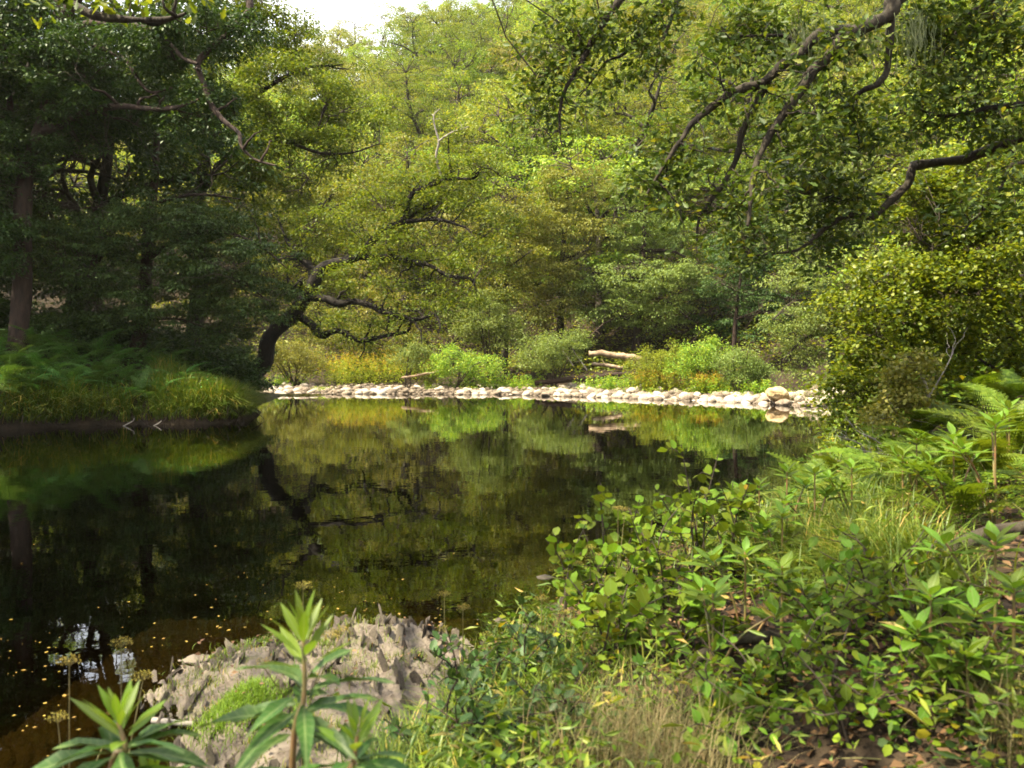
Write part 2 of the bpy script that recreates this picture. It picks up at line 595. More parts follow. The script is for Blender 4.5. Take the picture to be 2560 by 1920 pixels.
# ------------------------------------------------------------------ terrain
RIVER = np.array([(-20, -40), (-8, -14), (-6, -5), (-4.5, 1), (-2.7, 2.5), (-1.7, 3.5), (-0.7, 4.5), (0.1, 6.1), (0.8, 7.8), (2.8, 9.8), (4.9, 13), (6.5, 17),
                  (8.8, 22), (11.3, 28), (13.2, 33.3), (10.9, 35.3), (5, 39.6), (0, 42.6), (-6, 43.4), (-14, 43.2), (-22, 46.5), (-40, 52), (-80, 60),
                  (-80, 52), (-40, 44), (-24, 40.5), (-17, 37.5), (-12.6, 34.5), (-10, 31), (-9.1, 28), (-8.8, 25.8), (-9.3, 24.8), (-13, 24.5), (-14.4, 23), (-17.5, 18), (-20, 10), (-22, 0), (-30, -20), (-45, -40)], float)


def wob(x, y, s, ph=0.0):
    return (np.sin(x * s + 1.3 * np.sin(y * s * .7 + ph) + ph) + np.sin(y * s * 1.13 + 1.7 * np.sin(x * s * .6 + 2 * ph) + 2.1 * ph)) * .5


def sdist(x, y):
    x = np.asarray(x, float)
    y = np.asarray(y, float)
    best = np.full(x.shape, 1e9)
    inside = np.zeros(x.shape, bool)
    n = len(RIVER)
    for i in range(n):
        ax, ay = RIVER[i]
        bx, by = RIVER[(i + 1) % n]
        dx, dy = bx - ax, by - ay
        t = np.clip(((x - ax) * dx + (y - ay) * dy) / (dx * dx + dy * dy), 0, 1)
        best = np.minimum(best, (x - ax - t * dx) ** 2 + (y - ay - t * dy) ** 2)
        cr = ((ay > y) != (by > y))
        with np.errstate(divide='ignore', invalid='ignore'):
            xi = (bx - ax) * (y - ay) / (by - ay if by != ay else 1e-9) + ax
        inside ^= cr & (x < xi)
    d = np.sqrt(best)
    return np.where(inside, -d, d) + .17 * wob(x, y, 1.9, .4) + .08 * wob(x, y, 4.7, 1.1)


def sstep(a, b, t):
    t = np.clip((t - a) / (b - a), 0, 1)
    return t * t * (3 - 2 * t)


def height(x, y):
    x = np.asarray(x, float)
    y = np.asarray(y, float)
    sd = sdist(x, y)
    L = np.maximum(sd, 0)
    hn = .48 * (1 - np.exp(-L / .8)) + .05 * L + .13 * np.maximum(x - .4, 0) * sstep(.3, 2.5, L) + .28 * np.maximum(L - 7, 0)
    hn = np.minimum(hn, 26 + .02 * L)
    hl = .65 * (1 - np.exp(-L / .25)) + (.14 + .30 * sstep(-9.5, -14, x)) * np.minimum(L, 3.2) + .10 * np.clip(L - 3.2, 0, 5) + .36 * np.maximum(L - 8, 0)
    hl = np.minimum(hl, 22 + .02 * L)
    hg = .065 * np.minimum(L, 7) + .75 * sstep(4.5, 9, L) + .62 * np.maximum(L - 11, 0)
    cap = np.clip(56 + 1.15 * (x + 28), 42, 104)
    hg = -np.logaddexp(-hg * .25, -cap * .25) / .25 + np.log(2) * 0
    hg = np.maximum(hg, 0) * (L > 0)
    wg = sstep(0, 5, (y - 39) + .20 * x + 4 * 0) if False else sstep(-1.5, 4.0, (y - 33.5) - .10 * np.maximum(-x, 0) * 0)
    # left bank wood lies left of the channel
    chan = 34 + 0.42 * np.maximum(-x - 12, 0)
    wl = sstep(-3, -7, x) * sstep(8.0, 4.0, y - chan)
    wg = sstep(-2.0, 3.0, y - 34.0) * (1 - wl)
    land = hn * (1 - wg) * (1 - wl) + hg * wg + hl * wl
    land = land + sstep(.3, 3, L) * (.10 * wob(x, y, 1.1) + .05 * wob(x, y, 3.1, 1)) * (1 - .7 * wg) + sstep(14, 30, L) * 1.2 * wob(x, y, .16, 2)
    near = sstep(13, 7, y) * sstep(-6, -2, x)
    dep = np.minimum(.30 * np.maximum(-sd, 0), 1.6) * (1 - near) + np.minimum(.11 * np.maximum(-sd, 0), 1.4) * near
    far = sstep(36, 41, y)
    dep = dep * (1 - far * .75)
    return np.where(sd > 0, np.maximum(land, .012), -dep - .01 + .03 * wob(x, y, 4.0))


def H(x, y):
    return float(height(np.array([x]), np.array([y]))[0])


def graded(lo, hi, fine_lo, fine_hi, step, grow=1.12):
    a = list(np.arange(fine_lo, fine_hi + 1e-6, step))
    s, v = step, fine_hi
    while v < hi:
        s *= grow
        v += s
        a.append(v)
    s, v = step, fine_lo
    while v > lo:
        s *= grow
        v -= s
        a.insert(0, v)
    return np.array(a)


gx = graded(-260, 260, -20, 16, .3)
gy = graded(-120, 420, 0, 50, .3)
GX, GY = np.meshgrid(gx, gy)
GZ = height(GX, GY)
V = np.stack([GX, GY, GZ], -1).reshape(-1, 3)
nx, ny = len(gx), len(gy)
ii = (np.arange(ny - 1)[:, None] * nx + np.arange(nx - 1)[None, :]).ravel()
ground = obj('ground', mk_mesh('ground', V, [np.stack([ii, ii + 1, ii + nx + 1, ii + nx], -1)], True), M['ground'])
tag(ground, 'wooded valley sides and river bed of brown soil', None, None, 'structure')

wx, wy = np.linspace(-90, 22, 150), np.linspace(-50, 66, 200)
WX, WY = np.meshgrid(wx, wy)
Vw = np.stack([WX, WY, np.zeros_like(WX)], -1).reshape(-1, 3)
ii = (np.arange(199)[:, None] * 150 + np.arange(149)[None, :]).ravel()
water = obj('river_water', mk_mesh('river_water', Vw, [np.stack([ii, ii + 1, ii + 151, ii + 150], -1)]), M['water'])
da = water.data.attributes.new('depth', 'FLOAT', 'POINT')
da.data.foreach_set('value', np.clip(-height(Vw[:, 0], Vw[:, 1]), 0, 1).astype(np.float32))
tag(water, 'dark still river pool mirroring the woods', None, None, 'structure')


def on_ground(u, v, d0=1.5, d1=70):
    D = np.linspace(d0, d1, 1400)
    p = np.stack([(u - CU) / FPX * D, D, EYE - (v - CV) / FPX * D], -1)
    h = np.maximum(height(p[:, 0], p[:, 1]), 0)
    k = np.argmax(p[:, 2] <= h)
    return p[k]


# ------------------------------------------------------------------ crowns
GAPS = [(norm(np.array([(175 - CU) / FPX, 1, (1415 - CV) / FPX])), .030), (norm(np.array([(246 - CU) / FPX, 1, (1440 - CV) / FPX])), .022)]


def gap_mask(pts):
    """True where a leaf hangs in one of the two openings of the left canopy."""
    m = np.zeros(len(pts), bool)
    o = np.array([0, 0, -EYE])
    for d, w in GAPS:
        r = pts - o
        t = r @ d
        e = np.linalg.norm(r - t[:, None] * d, axis=1)
        m |= (t > 4) & (e < w * t)
    return m


def ell_clumps(ells, n_total, shell=.45):
    """clump centres spread over ellipsoids (centre, radii)"""
    vol = np.array([(e[1][0] * e[1][1] * e[1][2]) ** .7 for e in ells])
    cnt = np.maximum((vol / vol.sum() * n_total).astype(int), 3)
    out = []
    for (c, r), k in zip(ells, cnt):
        d = norm(rng.normal(0, 1, (k, 3)))
        rad = (shell + (1 - shell) * rng.random(k) ** .6) * (1 + .55 * rng.random(k) ** 4)
        out.append(np.asarray(c) + d * rad[:, None] * np.asarray(r))
    return np.concatenate(out)


def E(u, v, ru, rv, D, rd=None):
    s = D / FPX
    return (P(u, v, D), np.array([ru * s, rd if rd else .8 * ru * s, rv * s]))


def build_crown(parent, base, clumps, skel, n=80, r=.5, flat=.6, size=.1, T=KITE_V, F=KITE_F, mat=None, up=.7, droop=.25, twig_r=.012,
                twig_sides=3, twiglets=0, name='crown', gaps=False, sizevar=.3, twig_name='twigs', outward=0.0):
    clumps = np.asarray(clumps)
    skel = np.asarray(skel)
    N = len(clumps)
    tb = Tubes()
    d2 = ((clumps[:, None, :] - skel[None]) ** 2).sum(-1)
    d2 += np.where(skel[None, :, 2] > clumps[:, None, 2] + .3, 1.0, 0) * .5
    near = skel[d2.argmin(1)]
    for c, s in zip(clumps, near):
        L = np.linalg.norm(c - s)
        if L < .05:
            continue
        t = np.linspace(0, 1, 5)[:, None]
        mid = s + (c - s) * t
        mid[1:-1] += rng.normal(0, .07 * L, (3, 3))
        mid[1:-1, 2] += .08 * L
        rr = twig_r * min(1.8, .6 + L * .45)
        tb.add(mid, np.linspace(rr, rr * .35, 5), twig_sides)
        for _ in range(twiglets):
            d = rand_dir(1, flat)[0] * r * .9
            s2 = mid[3] + (mid[4] - mid[3]) * rng.random()
            tb.add(np.array([s2, s2 + d * .5 + rng.normal(0, .06 * r, 3), s2 + d]), np.array([rr * .4, rr * .28, rr * .15]), 3)
    k = np.maximum((n * rng.uniform(.6, 1.4, N)).astype(int), 4)
    idx = np.repeat(np.arange(N), k)
    m = len(idx)
    cr = r * rng.uniform(.65, 1.3, N)
    d = norm(rng.normal(0, 1, (m, 3)))
    rad = rng.random(m) ** .55
    off = d * (rad * cr[idx])[:, None]
    off[:, 2] = off[:, 2] * flat - droop * .6 * (rad * cr[idx]) ** 2 / max(r, .1)
    pos = clumps[idx] + off
    if gaps:
        keep = ~gap_mask(pos)
        pos, d, idx = pos[keep], d[keep], idx[keep]
        m = len(pos)
    ax = d * np.array([1, 1, .35]) + rng.normal(0, .45, (m, 3)) + np.array([0, 0, -droop])
    nr = rng.normal(0, 1, (m, 3)) * (1 - up) + np.array([0, 0, up]) + d * outward
    sz = size * rng.uniform(1 - sizevar, 1 + sizevar, m)
    Vv, Ff = leaf_mesh_arrays(pos - np.asarray(base), ax, nr, sz, T, F)
    cr_o = obj(name, mk_mesh(name, Vv, Ff), mat, parent)
    tag(cr_o, kind='stuff')
    if tb.V:
        tag(obj(twig_name, tb.mesh(twig_name, base), M['twig'], parent), kind='stuff')
    return cr_o, pos


def limb_pts(pts, sub=4, jit=0.0):
    p = catmull(pts, sub)
    if jit:
        p[1:-1] += rng.normal(0, jit, (len(p) - 2, 3))
    return p


def px_limb(uv, D0, D1=None, sub=4, jit=0.0):
    D1 = D0 if D1 is None else D1
    Ds = np.linspace(D0, D1, len(uv))
    return limb_pts([P(u, v, d) for (u, v), d in zip(uv, Ds)], sub, jit)


def side_shoots(tb, limb, n, L, r, gnarl=.35, up=.15, sides=4, t0=.2):
    out = []
    for _ in range(n):
        i = int(rng.uniform(t0, .97) * (len(limb) - 1))
        s = limb[i]
        tan = norm(limb[min(i + 1, len(limb) - 1)] - limb[max(i - 1, 0)])
        d = norm(tan * .5 + rng.normal(0, .75, 3) + np.array([0, 0, up]))
        length = L * rng.uniform(.45, 1.2)
        k = 7
        pts = [s]
        for j in range(k):
            d = norm(d + rng.normal(0, gnarl, 3) + np.array([0, 0, up * .3]))
            pts.append(pts[-1] + d * length / k)
        pts = np.array(pts)
        tb.add(pts, np.linspace(r, r * .25, k + 1), sides)
        out.append(pts)
    return out


# ------------------------------------------------------------------ prototype woodland trees (for the hillside)
def proto_tree(label, group, hgt, crown_r, mat, seed, leaf=.20, n_cl=135, n_lf=95, lean=.1, flat=.38, crown_lo=.3, barkm='bark', name='woodland_tree', rr=.95, droop=.35):
    global rng
    keep = rng
    rng = np.random.default_rng(seed)
    t = thing(name, label, 'tree', (0, 0, 0), group)
    tb = Tubes()
    top = np.array([lean * hgt * rng.normal(0, 1), lean * hgt * rng.normal(0, 1), hgt * .82])
    tr = limb_pts([(0, 0, -1.2), (0, 0, hgt * .1), top * .45 + rng.normal(0, .15, 3), top * .75 + rng.normal(0, .25, 3), top], 3)
    r0 = hgt * .022
    tb.add(tr, np.concatenate([[r0 * 1.5, r0 * 1.2], np.linspace(r0 * 1.05, r0 * .2, len(tr) - 2)]), 8, rough=.05)
    skel = [tr[len(tr) // 3:]]
    ells = []
    nl = 9
    for i in range(nl):
        f = rng.uniform(.28, .8)
        s = tr[int(f * (len(tr) - 1))]
        a = i * 2.399 + rng.uniform(-.4, .4)
        reach = crown_r * rng.uniform(.6, 1.0) * (1.15 - .6 * abs(f - .45))
        d = np.array([math.cos(a), math.sin(a), rng.uniform(.15, .7)])
        e = s + d * reach
        p = limb_pts([s, s + d * reach * .35 + rng.normal(0, .2, 3), s + d * reach * .7 + rng.normal(0, .3, 3), e], 3)
        tb.add(p, np.linspace(r0 * .5, r0 * .1, len(p)), 5)
        skel.append(p)
        ells.append((e + np.array([0, 0, .2]), np.array([crown_r * .42, crown_r * .42, crown_r * .30]) * rng.uniform(.8, 1.2)))
    ells.append((top, np.array([crown_r * .6, crown_r * .6, hgt * .14])))
    ells.append((top * .8, np.array([crown_r * .7, crown_r * .7, hgt * .18])))
    ells.append((np.array([0, 0, hgt * crown_lo]), np.array([crown_r * .8, crown_r * .8, hgt * .12])))
    sk = np.concatenate(skel)
    obj('trunk', tb.mesh('trunk'), M[barkm], t)
    build_crown(t, (0, 0, 0), ell_clumps(ells, n_cl, .72), sk, n_lf, rr, flat, leaf, mat=M[mat], up=.62, droop=droop, twig_r=.03)
    rng = keep
    return t


G_HILL = 'trees on the far hillside'
G_LEFT = 'trees in the wood behind the left bank'
protos = [
    proto_tree('rounded green tree on the far wooded hillside', G_HILL, 13, 5.0, 'leaf_hill', 1),
    proto_tree('broad spreading green tree on the far wooded hillside', 'spreading trees on the far hillside', 12, 5.4, 'leaf_hill', 2, flat=.4),
    proto_tree('tall narrow green tree on the far wooded hillside', 'tall narrow trees on the far hillside', 14, 4.6, 'leaf_oak', 3),
    proto_tree('olive green drooping tree on the far wooded hillside', 'olive trees on the far hillside', 12, 5.0, 'leaf_olive', 4, flat=.35, droop=.5),
    proto_tree('bright yellow-tinged tree on the far wooded hillside', 'yellow-tinged trees on the far hillside', 11, 4.8, 'leaf_yellow', 5),
]
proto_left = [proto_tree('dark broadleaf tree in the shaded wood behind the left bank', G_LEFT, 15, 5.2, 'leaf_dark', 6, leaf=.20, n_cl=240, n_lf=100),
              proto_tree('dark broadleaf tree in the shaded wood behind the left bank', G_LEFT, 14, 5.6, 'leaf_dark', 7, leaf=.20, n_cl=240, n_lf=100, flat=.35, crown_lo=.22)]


def ray_clear(x, y, z, rad):
    o = np.array([0, 0, -EYE])
    for d, w in GAPS:
        r = np.array([x, y, z]) - o
        t = r @ d
        if t > 0 and np.linalg.norm((r - t * d)[:2]) < rad and z + 7 > (o + t * d)[2]:
            return False
    return True


used = set()
hill_sp = []
yy = 55.0
row = 0
while yy < 150:
    st = 7.6 + .02 * (yy - 55)
    xx = -.62 * yy - 4 + (row % 2) * st * .5
    while xx < .66 * yy + 6:
        x, y = xx + random.uniform(-1.6, 1.6), yy + random.uniform(-1.8, 1.8)
        xx += st
        if sdist(np.array([x]), np.array([y]))[0] < 11.5:
            continue
        u = CU + x / y * FPX
        z = H(x, y)
        if u < 330 and y < 70:
            continue
        if u < 420 and not ray_clear(x, y, z + 6, 5.5):
            continue
        hill_sp.append((x, y, z))
    yy += st * .9
    row += 1
for i, (x, y, z) in enumerate(hill_sp):
    k = random.choices(range(5), [3, 3, 3, 2, 1.6])[0]
    s = random.uniform(.85, 1.25)
    u = CU + x / y * FPX
    if 600 < u < 790 and y > 95:
        s *= .95
    sc = (s * random.uniform(.9, 1.1), s * random.uniform(.9, 1.1), s)
    if k not in used:
        o = protos[k]
        o.location, o.rotation_euler, o.scale = (x, y, z), (0, 0, random.uniform(0, 6.28)), sc
        used.add(k)
    else:
        copy_tree(protos[k], (x, y, z), random.uniform(0, 6.28), sc)

usedl = set()
left_roots = []
left_sp = [(-19.5, 27), (-23.5, 24), (-18.5, 33.5), (-22.0, 31.0), (-27.5, 28), (-27, 36), (-33, 32), (-35, 24), (-38, 28), (-36, 40), (-44, 36)]
def carve_copy(root):
    """give a copied tree its own crown with the canopy opening left free"""
    bpy.context.view_layer.update()
    for ch in root.children:
        if not ch.name.startswith('crown'):
            continue
        me = ch.data
        co = np.empty(len(me.vertices) * 3, np.float32)
        me.vertices.foreach_get('co', co)
        co = co.reshape(-1, 3)
        Mx = np.array(root.matrix_world)
        wc = co @ Mx[:3, :3].T + Mx[:3, 3]
        hit = gap_mask(wc.reshape(-1, 4, 3).mean(1))
        if hit.any():
            Vv = co.reshape(-1, 4, 3)[~hit]
            off = (np.arange(len(Vv)) * 4)[:, None, None]
            nm = mk_mesh('crown', Vv.reshape(-1, 3), [(KITE_F[0][None] + off).reshape(-1, 3)])
            nm.materials.append(me.materials[0])
            ch.data = nm


left_sp = [(x, y) for x, y in left_sp if sdist(np.array([x]), np.array([y]))[0] > 1.2]
for i, (x, y) in enumerate(left_sp):
    k = i % 2
    s = random.uniform(.85, 1.12)
    z = H(x, y)
    if k not in usedl:
        o = proto_left[k]
        o.location, o.rotation_euler, o.scale = (x, y, z), (0, 0, random.uniform(0, 6.28)), (s, s, s)
        usedl.add(k)
    else:
        o = copy_tree(proto_left[k], (x, y, z), random.uniform(0, 6.28), (s, s, s))
    left_roots.append(o)
for o in left_roots:
    carve_copy(o)


# ------------------------------------------------------------------ traced trees
def traced_tree(name, label, base, trunk, trunk_r, limbs, ells, n_cl, n_lf, leaf, mat, bark='bark', shoots=5, shoot_L=1.2, r=.5, flat=.6,
                up=.7, droop=.25, twig_r=.014, gaps=False, T=KITE_V, F=KITE_F, twiglets=0, along=0, along_sd=.4, cat='tree', gnarl=.35, dead=(), outward=0.0):
    base = np.asarray(base, float)
    t = thing(name, label, cat, tuple(base))
    tb = Tubes().add(trunk, trunk_r, 10, rough=.05)
    obj('trunk', tb.mesh('trunk', base), M[bark], t)
    skel = [trunk[len(trunk) // 4:]]
    al = []
    for p, r0, r1 in limbs:
        b = Tubes().add(p, np.linspace(r0, r1, len(p)) * (1 + .1 * rng.normal(0, 1, len(p))), 7, rough=.06)
        ss = side_shoots(b, p, shoots, shoot_L, max(r1 * 1.2, r0 * .35), gnarl)
        obj('branch', b.mesh('branch', base), M[bark], t)
        skel += [p] + ss
        al += [s[3:] for s in ss] + [p[len(p) // 2:]]
    for p, r0, r1 in dead:
        b = Tubes().add(p, np.linspace(r0, r1, len(p)), 5)
        side_shoots(b, p, 3, .6, r1, .4)
        obj('dead_branch', b.mesh('dead_branch', base), M['bark_pale'], t)
    sk = np.concatenate(skel)
    cl = ell_clumps(ells, n_cl) if len(ells) else np.zeros((0, 3))
    if along:
        A = np.concatenate(al)
        cl = np.concatenate([cl, A[rng.integers(0, len(A), along)] + rng.normal(0, along_sd, (along, 3))])
    build_crown(t, base, cl, sk, n_lf, r, flat, leaf, T, F, M[mat], up, droop, twig_r, gaps=gaps, twiglets=twiglets, outward=outward)
    return t


# leaning oak on the point of the left bank
D = 31
tk = px_limb([(505, 842), (530, 822), (552, 802), (573, 776), (578, 740), (599, 709), (630, 683), (656, 646), (677, 615), (692, 584), (718, 570), (744, 565), (776, 552), (805, 520), (833, 495), (870, 479)], D, 30, 3)
rk = np.interp(np.linspace(0, 1, len(tk)), [0, .1, .3, .5, .65, .8, 1], [.50, .36, .29, .27, .21, .16, .12])
limbs = [
    (px_limb([(870, 479), (877, 464), (885, 427), (901, 412), (942, 396), (971, 375), (974, 365), (969, 333), (969, 297)], 30, 29.5, 3), .12, .03),
    (px_limb([(958, 386), (985, 386), (1005, 386), (1026, 383), (1047, 362), (1078, 375)], 29.7, 29, 3), .07, .025),
    (px_limb([(870, 479), (901, 458), (927, 438), (969, 435)], 30, 31, 3), .10, .03),
    (px_limb([(870, 479), (927, 474), (963, 477), (1005, 492)], 30, 29, 3), .10, .03),
    (px_limb([(770, 555), (817, 555), (859, 557), (901, 568), (927, 573), (963, 594), (989, 599), (1015, 602), (1026, 617)], 30.3, 28.5, 3), .14, .04),
    (px_limb([(660, 640), (703, 646), (734, 656), (765, 651), (797, 659), (823, 672), (859, 680), (901, 690), (942, 677), (979, 672)], 30.5, 28, 3), .17, .04),
    (px_limb([(640, 680), (672, 701), (692, 724), (718, 716), (739, 716), (771, 735), (802, 732), (838, 724), (880, 716), (884, 700)], 30.6, 29, 3), .16, .045),
    (px_limb([(690, 590), (650, 560), (620, 520), (600, 470)], 30.6, 32, 3), .14, .04),
    (px_limb([(660, 640), (648, 628), (645, 612)], 30.5, 30.3, 3), .10, .08),
]
dead = [(px_limb([(955, 390), (942, 339), (948, 307), (940, 276), (937, 250), (950, 235)], 29.6, 29.4, 3), .06, .018),
        (px_limb([(948, 305), (974, 287), (1010, 274)], 29.5, 29.3, 3), .04, .012)]
ells = [E(960, 440, 120, 40, 30), E(800, 470, 120, 55, 31), E(900, 530, 150, 35, 30), E(830, 600, 130, 40, 30), E(940, 640, 90, 30, 29), E(1040, 355, 55, 30, 29.2),
        E(790, 690, 100, 14, 30), E(690, 500, 80, 55, 32), E(1010, 560, 80, 40, 29), E(920, 370, 60, 25, 30), E(1070, 480, 60, 35, 29), E(990, 660, 60, 25, 28.4), E(860, 400, 80, 35, 30.5)]
traced_tree('oak_tree', 'gnarled oak leaning out over the pool from the left bank', (tk[0][0], tk[0][1], 0.6), tk, rk, limbs, ells, 420, 62, .12, 'leaf_oak', 'bark_dark',
            shoots=8, shoot_L=1.3, r=.52, flat=.5, droop=.15, dead=dead, along=90, along_sd=.35)

# oak behind it, its crown filling the upper left middle
D = 35
tk = px_limb([(420, 745), (425, 660), (440, 560), (430, 440), (445, 330), (450, 200), (470, 90)], D, D, 3)
limbs = [(px_limb([(432, 420), (500, 330), (573, 309), (625, 307), (677, 297), (703, 224)], 35, 33, 3), .16, .04),
         (px_limb([(440, 370), (384, 275), (435, 281), (481, 298), (544, 312)], 35, 33.5, 3), .12, .04),
         (px_limb([(445, 280), (560, 200), (650, 150), (740, 140)], 35, 34, 3), .15, .03),
         (px_limb([(448, 230), (380, 150), (300, 110)], 35, 35, 3), .13, .03),
         (px_limb([(460, 120), (540, 60), (600, 20)], 35, 34, 3), .11, .03),
         (px_limb([(625, 307), (690, 330), (760, 330), (820, 310)], 33.5, 32.5, 3), .08, .02)]
ells = [E(620, 190, 150, 90, 34), E(740, 260, 110, 70, 33.5), E(500, 290, 130, 90, 34), E(540, 80, 120, 70, 35), E(360, 140, 120, 90, 35), E(640, 350, 120, 60, 33.5), E(560, 430, 110, 70, 34), E(540, -10, 100, 50, 34.5), E(400, 20, 130, 70, 35), E(610, 90, 70, 60, 34)]
traced_tree('oak_tree', 'broad oak with twisted limbs behind the leaning oak on left bank', (tk[0][0], tk[0][1], H(tk[0][0], tk[0][1])), tk, np.linspace(.38, .1, len(tk)), limbs, ells, 600, 100, .14,
            'leaf_oak', shoots=6, shoot_L=1.5, r=.62, flat=.5, gaps=True, droop=.15)

# tall red-barked tree at the left edge
D = 25.6
tk = px_limb([(36, 760), (43, 688), (49, 573), (49, 458), (54, 390), (80, 304), (103, 229), (120, 143), (129, 57), (129, -20), (140, -120)], D, D, 3)
limbs = [(px_limb([(88, 285), (143, 264), (189, 241), (258, 229), (321, 235), (372, 235), (430, 215)], 25.6, 23.5, 3), .17, .04),
         (px_limb([(118, 150), (143, 86), (189, 92), (229, 109), (275, 132), (298, 172), (327, 200), (372, 189)], 25.6, 24, 3), .11, .03),
         (px_limb([(122, 120), (172, 57), (229, 52), (304, 57), (360, 90), (395, 125), (427, 138)], 25.5, 23.5, 3), .12, .05),
         (px_limb([(125, 60), (220, -60), (400, -90), (539, 0), (504, 63), (458, 103), (427, 138), (441, 183), (458, 229), (487, 264), (516, 287), (521, 315), (550, 344), (596, 358)], 25.5, 22.5, 3), .15, .03),
         (px_limb([(54, 390), (30, 300), (20, 200), (10, 100)], 25.6, 26, 3), .13, .05)]
ells = [E(60, 110, 130, 110, 25.5), E(280, 120, 150, 70, 25), E(210, 230, 130, 60, 25.5), E(-30, 330, 90, 120, 25), E(430, 60, 120, 60, 24.5), E(20, 520, 50, 70, 24.5), E(150, 350, 100, 50, 26), E(440, 240, 80, 70, 24.5)]
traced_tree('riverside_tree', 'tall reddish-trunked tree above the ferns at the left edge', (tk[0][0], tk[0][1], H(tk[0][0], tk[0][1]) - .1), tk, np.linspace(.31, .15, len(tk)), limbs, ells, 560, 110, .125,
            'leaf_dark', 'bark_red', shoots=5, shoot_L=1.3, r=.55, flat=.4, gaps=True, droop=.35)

# dark layered beech on the left bank
D = 28
tk = px_limb([(292, 790), (298, 745), (309, 688), (316, 573), (325, 470), (335, 380), (340, 280)], D, D, 3)
limbs = [(px_limb([(312, 640), (380, 600), (450, 590), (520, 610), (580, 650)], 28, 26.5, 3), .10, .02),
         (px_limb([(318, 560), (400, 510), (480, 500), (560, 530), (620, 580)], 28, 26.5, 3), .10, .02),
         (px_limb([(316, 580), (240, 540), (170, 550), (110, 590)], 28, 26.5, 3), .09, .02),
         (px_limb([(322, 500), (250, 450), (170, 450)], 28, 27, 3), .08, .02),
         (px_limb([(328, 440), (420, 420), (520, 430)], 28, 27, 3), .08, .02),
         (px_limb([(308, 690), (390, 690), (460, 715)], 28, 27.5, 3), .06, .02),
         (px_limb([(206, 640), (200, 600), (205, 555), (225, 520)], 27.4, 27.2, 3), .16, .08)]
ells = [E(480, 560, 120, 50, 27), E(530, 640, 90, 60, 27.2), E(300, 480, 120, 60, 27), E(180, 560, 110, 70, 26.8), E(420, 470, 110, 40, 27), E(120, 470, 90, 60, 27), E(380, 640, 110, 55, 27.2), E(240, 660, 90, 45, 27.5), E(500, 720, 55, 35, 27.8)]
traced_tree('beech_tree', 'dark beech with low drooping layered branches on the left bank', (tk[0][0], tk[0][1], H(tk[0][0], tk[0][1]) - .1), tk, np.linspace(.30, .1, len(tk)), limbs, ells, 560, 120, .105,
            'leaf_beech', 'bark_red', shoots=4, shoot_L=1.2, r=.55, flat=.22, gaps=True, droop=.55, up=.8)

# ------------------------------------------------------------------ trees and bushes along the far bar
def bush(name, label, u, vb, D, ells, n_cl, n_lf, leaf, mat, stems=6, r=.4, flat=.6, droop=.2, cat='shrub', bark='twig', up=.6, group=None):
    x, y = (u - CU) / FPX * D, D
    z = H(x, y)
    base = np.array([x, y, z])
    t = thing(name, label, cat, tuple(base), group)
    cl = ell_clumps(ells, n_cl)
    ex = rng.integers(0, len(cl), len(cl) // 5)
    cl[ex] += rng.normal(0, .4, (len(ex), 3)) + np.array([0, 0, .35])
    cl[:, 2] = np.maximum(cl[:, 2], z + .15)
    skel = []
    for i in range(stems):
        e = cl[rng.integers(len(cl))]
        s = base + np.array([rng.normal(0, .15), rng.normal(0, .15), -.1])
        m = s * .5 + e * .5 + np.array([rng.normal(0, .15), rng.normal(0, .15), .25 * abs(e[2] - s[2])])
        p = limb_pts([s, m, e], 4)
        rr = .02 + .008 * np.linalg.norm(e - s)
        obj('stem', Tubes().add(p, np.linspace(rr, rr * .3, len(p)), 5).mesh('stem', base), M[bark], t)
        skel.append(p)
    build_crown(t, base, cl, np.concatenate(skel), n_lf, r, flat, leaf, mat=M[mat], up=up, droop=droop, twig_r=.012, name='foliage')
    return t


def mid_tree(name, label, uvs, D, r0, limb_uvs, ells, n_cl, n_lf, leaf, mat, bark='bark', **kw):
    tk = px_limb(uvs, D, D, 3)
    z = H(tk[0][0], tk[0][1])
    tk[0][2] = min(tk[0][2], z - .2)
    limbs = [(px_limb(l, D, D - 2 + rng.uniform(-1, 1), 3), r0 * .4, r0 * .1) for l in limb_uvs]
    return traced_tree(name, label, (tk[0][0], tk[0][1], z), tk, np.linspace(r0, r0 * .25, len(tk)), limbs, ells, n_cl, n_lf, leaf, mat, bark, shoots=4, **kw)


mid_tree('beech_tree', 'pale drooping tree with reddish trunk behind the fallen logs', [(1368, 790), (1378, 720), (1386, 620), (1392, 500), (1398, 380)], 52, .36,
         [[(1380, 690), (1320, 690), (1270, 730)], [(1384, 640), (1440, 650), (1490, 690)], [(1386, 600), (1310, 590), (1260, 630)], [(1390, 540), (1460, 545), (1510, 580)], [(1394, 460), (1330, 450)], [(1396, 430), (1450, 430)]],
         [E(1350, 660, 70, 40, 51), E(1440, 670, 60, 40, 51), E(1390, 590, 120, 35, 50.5), E(1290, 640, 60, 50, 51), E(1480, 600, 60, 40, 51), E(1390, 500, 90, 40, 52), E(1390, 410, 70, 50, 52)],
         400, 80, .15, 'leaf_pale', 'bark_red', shoot_L=1.2, r=.75, flat=.22, droop=.6, up=.75)
mid_tree('woodland_tree', 'yellowish drooping tree left of the pale layered tree', [(1205, 790), (1212, 680), (1215, 560), (1225, 440), (1230, 340)], 54, .3,
         [[(1213, 640), (1150, 610), (1110, 640)], [(1216, 560), (1270, 540)], [(1220, 480), (1160, 450)], [(1226, 420), (1280, 400)]],
         [E(1170, 580, 80, 50, 52), E(1230, 500, 90, 50, 52), E(1150, 490, 70, 50, 53), E(1240, 400, 80, 60, 53), E(1200, 650, 70, 45, 52)],
         360, 80, .16, 'leaf_olive', shoot_L=1.3, r=.8, flat=.25, droop=.6, up=.7)
